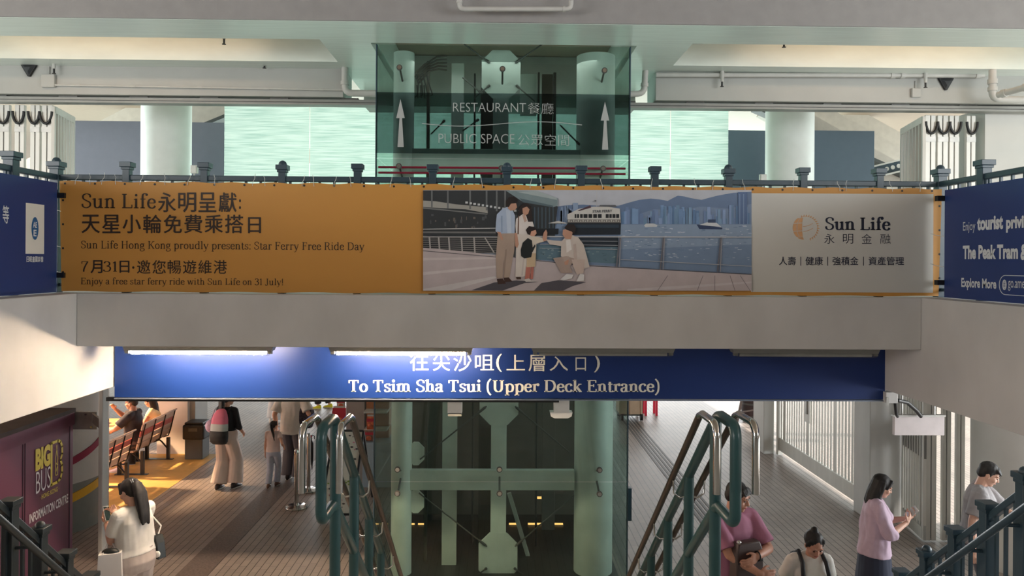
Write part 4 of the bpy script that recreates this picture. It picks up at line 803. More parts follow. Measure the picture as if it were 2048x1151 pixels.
# closed slatted gate along the right side of the lower deck
GX = 5.52; t = thing('slatted_gate', 'long pale slatted sliding gate closing the right side of the lower deck', 'gate', (GX, 12.7, 0))
y0, y1 = 10.95, 14.55
MB().box(GX, GX+.05, y0, y1, .11, .36).build('kick_rail', GATE, t, bevel=.004); MB().box(GX, GX+.05, y0, y1, 2.8, 2.95).build('top_rail', GATE, t)
y = y0; k = 0
while y < y1:
    w = .05 if k % 9 else .12; MB().box(GX+.02, GX+.032, y, y+w, .3, 2.85).build('slat', GATE, t); y += w+.062; k += 1
MB().box(GX-.03, GX, 13.1, 13.16, 1.1, 1.35).build('lock', GALV, t); MB().box(GX-.012, GX, 13.0, 13.26, .95, 1.6).build('lock_plate', GATE, t)
MB().box(GX-.02, GX+.07, y0, y0+.1, .02, 2.95).build('end_post', GATE, t); MB().box(GX-.02, GX+.07, y1-.1, y1, .02, 2.95).build('end_post', GATE, t)
# ================================================================ stair rails
def stair_bal(X, s, ys, mat, lab):
    capz = (lambda y: 1.97-.93*(y-5.67)) if s < 0 else (lambda y: 2.0-.85*(y-5.52))
    t = thing('stair_balustrade', lab, 'balustrade', (X, 5.4, 0)); yA, yB = 4.35, ys[-1]+.0
    nz_ = lambda y: max(0.0, 2.0-.7675*(y-3.95))
    for k, y in enumerate(ys):
        q = MB(); w = .085; z = capz(y); q.box(X-w/2, X+w/2, y-w/2, y+w/2, nz_(y)-.15 if nz_(y) > .2 else 0, z-.05); q.box(X-w/2-.02, X+w/2+.02, y-w/2-.02, y+w/2+.02, z-.045, z); q.box(X-w/2-.009, X+w/2+.009, y-w/2-.009, y+w/2+.009, z-.075, z-.045)
        if k % 3 == (1 if s < 0 else 2): q.ell((X, y, z+.004), .04, .04, .04, n=14, m=8)
        q.build('post', mat, t, 30, .004)
        MB().tube([(X-s*.043, y, z-.37), (X-s*.16, y, z-.365)], .014, 8).build('bracket', mat, t); MB().tube([(X, y-.055, z-.15), (X, y-.045, z-.15)], .024, 10).build('boss', mat, t)
    f = lambda y, o: capz(y)-o
    MB().beam((X, yA, f(yA, .13)), (X, yB, f(yB, .13)), .05, .05).build('top_rail', mat, t, bevel=.006)
    MB().tube([(X-s*.16, yA, f(yA, .36)), (X-s*.16, yB+.15, f(yB+.15, .36))], .025, 12).build('handrail', mat, t, 40)
    MB().beam((X, yA, f(yA, .88)), (X, yB-.1, max(.08, f(yB-.1, .88))), .03, .03).build('bottom_rail', mat, t)
    y = yA+.06
    while y < yB-.03:
        if min(abs(y-q_) for q_ in ys) > .05: MB().box(X-.011, X+.011, y-.011, y+.011, max(.03, f(y, .9)), f(y, .13)).build('baluster', mat, t)
        y += .1
stair_bal(-3.69, -1, [4.52, 4.90, 5.28, 5.665, 6.03, 6.395, 6.77], BLACKRAIL, 'dark iron stair balustrade descending at the lower left corner')
stair_bal(3.69, 1, [4.36, 4.74, 5.12, 5.51, 5.90, 6.30, 6.69], GREEN2, 'blue green stair balustrade descending at the lower right corner')
def centre_rail(X, yn, sgn, lab):
    t = thing('stair_handrail', lab, 'handrail', (X, yn+1, 0)); zt = 2.92-(yn-3.95)*.3; sl = .835; yk = yn+.32
    r = .031; arc = lambda c, r_, a0, a1, n: [(X, c[0]+r_*math.cos(math.radians(a0+(a1-a0)*k/n)), c[1]+r_*math.sin(math.radians(a0+(a1-a0)*k/n))) for k in range(n+1)]
    yE = 6.9; zb = zt-.53
    P = [(X, yE, zt-sl*(yE-yk))]+[(X, yk+.06, zt-sl*.06), (X, yk, zt-.015), (X, yk-.06, zt)]+arc((yn+.07, zt-.07), .07, 90, 180, 6)+arc((yn+.07, zb+.07), .07, 180, 270, 6)+[(X, yk-.03, zb), (X, yk+.04, zb-.03), (X, yE, zb-sl*(yE-yk))]
    MB().tube(P, r, 16).build('loop_rail', GREEN, t, 50)
    for k in range(5):
        y = yk+.05+k*.6; z = zt-sl*(y-yk); base = max(0, 2.0-.7675*(y-3.95))-.1 if y < 6.3 else 0
        MB().tube([(X, y, max(0, base)), (X, y, z)], .034, 14).build('post', GREEN, t, 50)
        if k:
            for s in (-1, 1): MB().tube([(X, y, z-.14), (X+s*.06, y, z-.15), (X+s*.1, y, z-.12), (X+s*.105, y, z-.035)], .007, 8).build('bracket', STEEL, t, 50)
    for s in (-1, 1):
        xo = X+s*.105
        MB().tube([(xo, yE, zt-sl*(yE-yk)), (xo, yk+.02, zt-sl*.02)], .021, 14).build('handrail', BRONZE, t, 50)
        A = [(xo, yk+.02, zt-sl*.02), (xo, yk-.05, zt+.01)]+[(xo, yn+.06+.07*math.cos(math.radians(90+90*k/6)), zt-.06+.07*math.sin(math.radians(90+90*k/6))) for k in range(7)]+[(xo, yn-.01, zt-.36)]
        MB().tube(A, .021, 14).build('handrail_end', STEEL, t, 50)
centre_rail(1.275, 3.95, 1, 'green centre stair handrail loop right of the lift shaft')
centre_rail(-1.0, 4.2, -1, 'green centre stair handrail loop left of the lift shaft')
# ================================================================ lower deck: left side
MAROON = M('maroon_laminate', (106, 62, 80), .4, var=.04, scale=2); MAROON2 = M('maroon_edge', (96, 54, 72), .4); YLOGO = M('logo_yellow', (222, 196, 84), .45, var=.02); OFFW = M('offwhite_vinyl', (226, 218, 220), .45, var=.02); ROOFD = M('booth_top_dusty', (62, 50, 46), .8, var=.2, scale=5)
# information booth: its side faces the stairs
bx = -5.52; yB = atx(146, 950, bx).y; yA = 5.6; zt = 1.80
t = thing('information_booth', 'maroon information booth with yellow bus tour logo at the lower left', 'booth', (bx-1, yB-1.4, 0))
MB().box(bx-2.2, bx, yA, yB, 0, zt).build('body', MAROON, t, bevel=.008)
MB().box(bx-2.25, bx+.02, yA, yB+.02, zt, zt+.05).build('top', ROOFD, t); MB().box(bx, bx+.018, yA, yB, zt-.16, zt).build('fascia_board', MAROON2, t)
for y in (yB-.08, yB-.98, yB-1.02, yB-1.95): MB().box(bx, bx+.006, y-.006, y+.006, .05, zt-.16).build('panel_seam', M('seam_dark', (52, 28, 40), .6), t)
def bqd(x0, x1, yb, yt, off=.01): return lq(x0, x1, yb, yt, off, bx)
body = t
L = MB(); put_text(L, text_geo('BIG', .055), bqd(71, 101, 943, 898)); lines(L, 'logo_lettering_bold', YLOGO, body)
L = MB(); put_text(L, text_geo('BUS', -.012), bqd(72, 101, 988, 944)); lines(L, 'logo_lettering_thin', OFFW, body)
L = MB(); put_text(L, text_geo('· HONG KONG ·', .01, 1.1), bqd(80, 118, 1000, 990)); lines(L, 'logo_place_lettering', YLOGO, body)
L = MB(); put_text(L, text_geo('INFORMATION CENTRE', .02), bqd(59, 136, 1047, 1028)); lines(L, 'booth_lettering', OFFW, body)
a, b, u = bqd(103, 124, 969, 886, .012); Wd = b.y-a.y; Hd = u.z-a.z
bp_ = lambda x, z: Vector((a.x, a.y+Wd*x, a.z+Hd*z))
L = MB(); outl = [(0, 0), (.6, 0), (.85, .05), (1, .18), (1, .36), (.86, .5), (1, .64), (1, .82), (.85, .95), (.6, 1), (0, 1), (0, 0)]
def band(P, wd):
    for i in range(len(P)-1):
        p, q = bp_(*P[i]), bp_(*P[i+1]); d = (q-p).normalized(); n = Vector((0, -d.z, d.y))*wd/2; L.add([p+n-d*wd*.3, q+n+d*wd*.3, q-n+d*wd*.3, p-n-d*wd*.3], [(0, 1, 2, 3)])
band(outl, .035); band([(.38, .18), (.38, .62), (.48, .80), (.58, .62), (.58, .18), (.38, .18)], .012); band([(.38, .25), (.58, .4), (.38, .5)], .01); band([(.48, .8), (.48, .9)], .012); L.build('logo_letter_b', YLOGO, body)
YK = yB+.045; t, a, b = hang('steel_bracket', 'galvanised steel bracket plate bolted behind the far corner of the maroon booth', 'bracket', 104, 194, 823, 858, YK, .02, GALV)
MB().beam(Vector((b.x-.05, YK, b.z-.08)), Vector((at(201, 830, 9.4).x, 9.41, b.z-.08)), .03, .12).build('arm', GALV, t)
for px, py in ((108, 827), (140, 827), (172, 828), (183, 853)): q_ = at(px, py, YK); MB().tube([q_, q_-Vector((0, .014, 0))], .014, 10).build('bolt', STEEL, t)
# rounded kiosk dressed as a bus front
t = thing('rounded_kiosk', 'pale rounded kiosk front with maroon and yellow stripes behind the booth', 'kiosk', (-6.6, 10.6, 0))
KW = M('kiosk_pale', (188, 180, 176), .4, var=.03); KG = M('kiosk_grey', (120, 118, 114), .5)
cx, cy, rr = -6.72, 10.80, .98
def arcw(r, z0, z1, a0, a1, n=24): 
    mbk = MB(); P = [(cx+r*math.cos(math.radians(a0+(a1-a0)*k/n)), cy+r*math.sin(math.radians(a0+(a1-a0)*k/n))) for k in range(n+1)]; Q = [(cx+(r-.03)*math.cos(math.radians(a0+(a1-a0)*k/n)), cy+(r-.03)*math.sin(math.radians(a0+(a1-a0)*k/n))) for k in range(n+1)]
    ring = P+Q[::-1]; z0f = z0 if callable(z0) else (lambda u: z0); z1f = z1 if callable(z1) else (lambda u: z1); us = [k/n for k in range(n+1)]+[k/n for k in range(n, -1, -1)]
    mbk.loft([[Vector((x, y, z0f(u))) for (x, y), u in zip(ring, us)], [Vector((x, y, z1f(u))) for (x, y), u in zip(ring, us)]]); return mbk
arcw(rr, .0, .68, -110, 20).build('base', KG, t, 40); arcw(rr, .68, 2.5, -110, 20).build('shell', KW, t, 40)
arcw(rr+.012, lambda u: .82+.5*u**3, lambda u: .92+.5*u**3, -110, 15).build('maroon_stripe', M('stripe_maroon', (138, 30, 62), .4), t, 40)
arcw(rr+.014, lambda u: .30+.30*u**2, lambda u: .42+.30*u**2, -110, 10).build('yellow_stripe', M('stripe_yellow', (214, 160, 40), .45), t, 40)
# benches and the table
SLAT = M('bench_slat', (188, 156, 138), .5, var=.15, scale=6, stretch=(1, .2, 1)); SLATR = M('bench_red_slat', (170, 74, 62), .5); IRON = M('bench_iron', (40, 36, 38), .4, .4)
def bench(x, y0, y1, lab):
    t = thing('bench', lab, 'bench', (x, (y0+y1)/2, 0), 'slatted benches')
    bl = [(0, .46), (-.06, .43), (-.14, .42), (-.24, .42), (-.34, .43), (-.42, .45)]; 
    for k, dx in enumerate((-.40, -.30, -.20, -.10)): MB().box(x+dx-.04, x+dx+.04, y0, y1, .43, .455).build('seat_slat', SLAT, t, bevel=.004)
    for k in range(4):
        zz = .53+k*.11; xx = x+.0+k*.028; m = Matrix.Translation((xx, 0, zz)) @ Matrix.Rotation(.22, 4, 'Y'); MB().box(-.013, .013, y0, y1, -.048, .048, m).build('back_slat', SLATR if k == 2 else SLAT, t, bevel=.004)
    MB().tube([(x+.115, y0-.01, .93), (x+.115, y1+.01, .93)], .016, 8).build('top_rail', SLAT, t, 50)
    for f in (.06, .36, .66, .96):
        y = y0+(y1-y0)*f; MB().tube([(x-.42, y, .415), (x-.1, y, .41), (x-.01, y, .44), (x+.03, y, .55), (x+.115, y, .92)], .012, 8).build('back_rib', IRON, t, 50)
    for f in (.12, .9):
        y = y0+(y1-y0)*f; MB().box(x+.0, x+.05, y-.03, y+.03, 0, .42).build('leg', IRON, t); MB().box(x-.4, x-.35, y-.03, y+.03, 0, .42).build('leg', IRON, t); MB().tube([(x+.02, y, .2), (x-.1, y, .34), (x-.2, y, .41)], .015, 8).build('brace', IRON, t, 50); MB().box(x-.45, x+.12, y-.04, y+.04, 0, .015).build('foot', IRON, t)
bench(-6.27, 12.95, 14.25, 'slatted bench with seated pair, the far one by the cream pillar'); bench(-6.19, 11.5, 12.5, 'empty slatted bench, the near one behind the rounded kiosk')
t = thing('cafe_table', 'wooden cafe table with food in front of the seated pair', 'table', (-7.15, 13.4, 0))
MB().box(-7.55, -6.80, 12.7, 14.2, .72, .76).build('top', M('table_wood', (196, 140, 88), .45, var=.12, scale=5, stretch=(1, .2, 1)), t, bevel=.006)
for x in (-7.45, -6.9):
    for y in (12.8, 14.1): MB().box(x-.025, x+.025, y-.025, y+.025, 0, .72).build('leg', IRON, t)
t = thing('bottle', 'tall cream bottle standing on the cafe table', 'bottle', (-7.12, 13.5, .76)); MB().lathe((-7.12, 13.5, .76), [(.0, 0), (.042, 0), (.045, .02), (.045, .24), (.038, .27), (.03, .29), (0, .29)]).build('body', M('bottle_cream', (232, 224, 196), .4), t, 40); MB().lathe((-7.12, 13.5, 1.05), [(0, 0), (.03, 0), (.03, .05), (.02, .06), (0, .06)]).build('cap', WHITEPL, t, 40)
for nm, lab, x, y, rr_, col in (('food_plate', 'plate of food nearest the cream bottle', -7.0, 13.2, .12, (226, 196, 120)), ('food_plate', 'plate of greens beside the long-haired person', -6.95, 13.85, .13, (196, 190, 110))):
    t = thing(nm, lab, 'plate', (x, y, .76)); MB().lathe((x, y, .76), [(0, 0), (rr_*.6, 0), (rr_, .02), (rr_*.98, .024), (rr_*.6, .008), (0, .008)]).build('plate', WHITEPL, t, 40); MB().ell((x, y, .785), rr_*.6, rr_*.55, .03).build('food', M('food_%d' % col[0], col, .6, var=.3, scale=30), t, 60)
t = thing('snack_box', 'pale green tub at the left edge of the cafe table', 'box', (-7.3, 13.7, .76)); MB().lathe((-7.3, 13.7, .76), [(0, 0), (.06, 0), (.075, .14), (0, .14)]).build('tub', M('tub_green', (206, 216, 190), .5), t, 40); MB().lathe((-7.3, 13.7, .90), [(0, 0), (.08, 0), (.08, .012), (0, .012)]).build('lid', WHITEPL, t, 40)
a = at(352, 905, 14.3); b = at(417, 905, 14.3)
t = thing('litter_bin', 'dark grey litter bin with black top beside the cream pillar', 'bin', ((a.x+b.x)/2, 14.3, 0)); xc = (at(374, 900, 14.3).x+b.x)/2; hw = (b.x-at(374, 900, 14.3).x)/2
MB().box(xc-hw*.82, xc+hw*.82, 14.1, 14.44, .0, .42).build('body', M('bin_grey', (84, 84, 82), .5), t, bevel=.015); MB().box(xc-hw, xc+hw, 14.07, 14.46, .38, .66).build('liner', BLACK, t, bevel=.03)
MB().box(xc-hw*.85, xc+hw*.85, 14.1, 14.44, .66, .70).build('lid', BLACK, t, bevel=.012); MB().box(xc-hw*.4, xc+hw*.4, 14.06, 14.07, .54, .6).build('slot', DARKGREY, t)
# warm lamp of the cafe corner
l = bpy.data.lights.new('cafe_lamp', 'SPOT'); l.energy = 2400; l.color = (1, .66, .36); l.spot_size = math.radians(66); l.spot_blend = .3; l.shadow_soft_size = .12
o = bpy.data.objects.new('cafe_lamp', l); C.objects.link(o); o.location = (-8.5, 13.0, 2.95); o.rotation_euler = (Vector((-7.1, 12.8, .0))-o.location).to_track_quat('-Z', 'Y').to_euler()
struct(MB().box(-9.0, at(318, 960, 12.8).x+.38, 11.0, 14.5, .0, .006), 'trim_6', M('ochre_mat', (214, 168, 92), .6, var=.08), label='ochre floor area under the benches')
# stanchions
def stanchion(lab, px, py, top, Y=None):
    p = atz(px, py, 0); t = thing('stanchion', lab, 'stanchion', p, 'chrome queue posts'); h_ = at(px, top, p.y).z
    MB().lathe(p, [(0, 0), (.17, 0), (.172, .012), (.165, .022), (.04, .034), (.034, .07), (0, .07)], 32).build('base', STEEL, t, 40)
    MB().lathe(p, [(.0, .03), (.032, .03), (.032, h_-.06), (0, h_-.06)], 20).build('pole', STEEL, t, 40); MB().lathe(p, [(0, h_-.06), (.036, h_-.06), (.036, h_), (.03, h_+.01), (0, h_+.01)], 20).build('head', STEEL, t, 40)
    MB().box(p.x+.03, p.x+.05, p.y-.012, p.y+.012, h_-.05, h_-.01).build('belt_clip', M('belt_red', (170, 40, 60), .5), t)
stanchion('chrome queue post with red clip nearest the left handrail', 593, 1014, 899); stanchion('chrome queue post mostly behind the left handrail hoop', 617, 980, 868)
t = thing('umbrella', 'folded dark umbrella held down by the adult in white', 'umbrella', at(623, 880, 12.62)); a = at(623, 880, 12.62); b = at(624, 938, 12.62)
MB().tube([a, a.lerp(b, .1), a.lerp(b, .6), b], [.012, .035, .028, .006], 12).build('canopy', BLACK, t, 50); MB().tube([a+Vector((.05,0,.02)), a+Vector((.05,0,.07)), a+Vector((.02,0,.09)), a+Vector((0,0,.06)), a], .008, 8).build('handle', BLACK, t, 50); MB().tube([b, b-Vector((0,0,.05))], .004, 6).build('ferrule', STEEL, t)
# stall beside the lift shaft
PY = 11.9
def stall_box(px0, px1, py0, py1, Y, D): a = at(px0, py1, Y); b = at(px1, py0, Y); return a.x, b.x, Y, Y+D, a.z, b.z
t = thing('snack_stall', 'pale blue and grey snack stall left of the lift shaft', 'stall', at(715, 1000, 12.4)); a = at(724, 1040, 12.4); b = at(749, 885, 12.4)
MB().box(a.x, b.x+.3, 12.4, 13.2, 0, b.z).build('counter', M('stall_blue', (186, 208, 226), .4), t, bevel=.006)
a = at(692, 860, 12.7); b = at(729, 790, 12.7); MB().box(a.x, b.x, 12.7, 13.2, 0, 2.0).build('column', M('stall_grey', (172, 170, 168), .4), t, bevel=.006)
a = at(729, 885, 12.6); b = at(752, 790, 12.6); MB().box(a.x, b.x+.2, 12.75, 13.1, a.z, b.z).build('shelf_back', M('stall_wood', (206, 142, 104), .5, var=.1), t)
MB().box(a.x, b.x+.2, 12.5, 13.1, a.z+.22, a.z+.25).build('shelf', WHITEPL, t); MB().box(a.x, b.x+.2, 12.5, 13.1, a.z+.52, a.z+.55).build('shelf', WHITEPL, t)
RED = M('packet_red', (206, 60, 78), .35, var=.05); ORG = M('packet_orange', (226, 120, 84), .35, var=.35, scale=24)
def packet(lab, px0, px1, py0, py1, Y, mt, txt=None):
    a = at(px0, py1, Y); b = at(px1, py0, Y); t = thing('snack_packet', lab, 'packet', ((a.x+b.x)/2, Y, a.z)); w = (b.x-a.x); hh = b.z-a.z; zc = (a.z+b.z)/2; xc = (a.x+b.x)/2
    MB().loft([[Vector((xc+x*w/2*kx, Y+y*.03*ky, z)) for x, y in ((-1, -1), (1, -1), (1, 1), (-1, 1))] for z, kx, ky in ((a.z, 1, .1), (a.z+hh*.15, .96, .9), (zc, .95, 1), (b.z-hh*.15, .96, .9), (b.z, 1, .1))]).build('pouch', mt, t, 50)
    MB().box(a.x, b.x, Y-.032, Y-.0305, zc-.0+hh*.12, b.z-hh*.14).build('label_band', RED, t); MB().ell((xc, Y-.03, zc-hh*.18), w*.32, .008, hh*.2).build('picture', ORG, t, 60); MB().box(xc-w*.45, xc+w*.45, Y-.003, Y+.003, b.z, b.z+.03).build('hang_tab', WHITEPL, t)
packet('red and orange snack packet hanging left of the grey stall column', 665, 692, 815, 852, 12.5, RED); packet('pink snack packet on the stall shelf by the lift shaft', 734, 748, 832, 858, 12.45, ORG); packet('brown snack packet on the lower stall shelf', 729, 747, 860, 882, 12.45, M('packet_brown', (150, 112, 98), .4, var=.4, scale=20))
packet('white snack packet hanging behind the red one', 674, 690, 798, 814, 12.55, M('packet_white', (206, 200, 196), .4, var=.2, scale=20))
t = thing('menu_board', 'black framed A-board with white menu sheet beside the left handrail', 'board', at(705, 1020, 11.3)); Yb = 11.35
p = [at(665, 1058, 11.0), at(712, 1058, 11.0)]; a0 = at(668, 860, 11.35); b0 = at(727, 861, 11.35); a1 = at(640, 1060, 10.95); b1 = at(704, 1062, 10.95); a1.z = b1.z = .05
BF = M('board_black', (30, 34, 40), .4); SHEET = M('menu_sheet', (234, 232, 226), .5, var=.03)
for q0, q1 in ((a0, b0), (a1, b1), (a0, a1), (b0, b1)): MB().beam(q0, q1, .03, .03, (0, -1, 0)).build('frame', BF, t)
MB().prism([a0, b0, b1, a1], (0, .01, 0)).build('sheet', SHEET, t)
dts = [MB(), MB(), MB()]; rnd = random.Random(5)
for k in range(70):
    u, v = rnd.uniform(.1, .9), rnd.uniform(.05, .92); c = (a0.lerp(b0, u)).lerp(a1.lerp(b1, u), v)+Vector((0, -.006, 0)); r = rnd.uniform(.008, .03); dts[k % 3].poly([c+Vector((r*math.cos(q*PI/4), -.0005, r*.6*math.sin(q*PI/4))) for q in range(8)])
for k, col in enumerate(((226, 150, 180), (150, 176, 96), (96, 92, 96))): dts[k].build('menu_print', M('menu_ink_%d' % k, col, .5), t)
for q0 in (a0, b0): e = Vector((q0.x+.05, q0.y+.55, 0.0)); MB().beam(q0, e, .025, .025).build('rear_leg', BF, t)
# ---- far right objects
t = thing('crate_trolley', 'pale wooden crate on a wire trolley right of the lift shaft', 'trolley', atz(1285, 850, 0)); Yt = 17.6
x0, x1 = at(1240, 800, Yt).x, at(1283, 800, Yt).x; zz = at(1280, 828, Yt).z; WD = M('crate_wood', (206, 180, 154), .6, var=.08, scale=6)
MB().box(x0, x1, Yt, Yt+.6, zz, zz+.7).build('crate', WD, t, bevel=.006)
for k in range(3): MB().box(x0+(x1-x0)*k/2-.02, x0+(x1-x0)*k/2+.02, Yt-.015, Yt, zz, zz+.7).build('batten', WD, t)
MB().box(x0-.02, x1+.02, Yt-.02, Yt+.62, zz-.03, zz).build('deck', DARKGREY, t); MB().tube([(x1+.02, Yt, zz), (x1+.05, Yt, zz+.9)], .012, 8).build('handle', DARKGREY, t)
for x in (x0+.05, x1): 
    for y in (Yt+.02, Yt+.55): MB().tube([(x-.03, y, .09), (x+.03, y, .09)], .085, 16).build('wheel', BLACK, t, 40); MB().box(x-.01, x+.01, y-.02, y+.02, .12, zz-.03).build('fork', STEEL, t)
t = thing('red_stool', 'red plastic stool near the wooden crate trolley', 'stool', at(1303, 830, 18.0)); Ys = 18.2; RD = M('stool_red', (208, 30, 62), .4)
x0, x1 = at(1288, 800, Ys).x, at(1316, 800, Ys).x; MB().box(x0, x1, Ys, Ys+.32, .42, .46).build('seat', RD, t, bevel=.01); MB().box(x0+.02, x1-.02, Ys+.01, Ys+.03, .36, .42).build('apron', RD, t)
for x in (x0+.02, x1-.06): 
    for y in (Ys, Ys+.28): MB().box(x, x+.055, y, y+.04, 0, .42).build('leg', RD, t)
t = thing('easel', 'dark wooden easel standing at the far right by the white pillar', 'easel', atz(1500, 845, 0)); EZ = M('easel_wood', (84, 66, 58), .6, var=.1)
Ye = 16.9; p_ = lambda px, py, dy=0: at(px, py, Ye+dy)
for a, b in (((1489, 770), (1472, 848)), ((1507, 770), (1513, 845)), ((1500, 770), (1528, 846))): q0, q1 = p_(*a), p_(*b); q1.z = 0; MB().beam(q0, q1, .05, .03, (0, 1, 0)).build('leg', EZ, t)
MB().beam(p_(1481, 824), p_(1509, 819), .03, .03).build('cross_bar', EZ, t); MB().beam(p_(1508, 828), p_(1524, 826), .03, .03).build('cross_bar', EZ, t)
t = thing('barrel', 'dark brown barrel behind the easel at the far right', 'barrel', (at(1506, 838, 17.6).x, 17.6, 0)); bc = Vector((at(1506, 838, 17.6).x, 17.6, 0))
MB().lathe(bc, [(0, 0), (.23, 0), (.28, .3), (.28, .55), (.24, .85), (0, .85)], 24).build('body', M('barrel_brown', (56, 40, 40), .6, var=.2, scale=12, stretch=(1, 1, .1)), t, 40)
for z, r in ((.12, .262), (.42, .288), (.72, .272)): MB().lathe(bc, [(r-.02, z), (r, z), (r, z+.04), (r-.02, z+.04)], 24).build('hoop', DARKGREY, t, 40)
# ================================================================ people
SKIN = M('skin', (214, 168, 146), .5, var=.05, scale=12); SKIN_T = M('skin_tan', (190, 138, 116), .5, var=.05, scale=12)
HAIRB = M('black_hair', (28, 24, 24), .6, var=.25, scale=60, stretch=(1, 1, .12)); HAIRBR = M('dark_brown_hair', (46, 32, 28), .6, var=.25, scale=60, stretch=(1, 1, .12))
EYEM = M('eye_dark', (34, 24, 22), .25); LIPM = M('lip', (176, 98, 92), .45); SOLE = M('shoe_sole', (196, 192, 186), .6)
def ik(a, b, l1, l2, pole):
    a = Vector(a); b = Vector(b); d = b-a; L = min(d.length, (l1+l2)*.995); dn = d.normalized(); b = a+dn*L
    x = (l1*l1-l2*l2+L*L)/(2*L); hgt = math.sqrt(max(l1*l1-x*x, 0)); p = Vector(pole); p = p-dn*p.dot(dn)
    if p.length < 1e-5: p = Vector((0, -1, 0))-dn*dn.y*-1
    return a+dn*x+p.normalized()*hgt, b
def sring(c, a, b, R, n=22, e=2.3):
    out = []
    for k in range(n):
        t = 2*PI*k/n; ct, st = math.cos(t), math.sin(t); r = (abs(ct)**e+abs(st)**e)**(-1/e); out.append(Vector(c)+R @ Vector((a*r*ct, b*r*st, 0)))
    return out
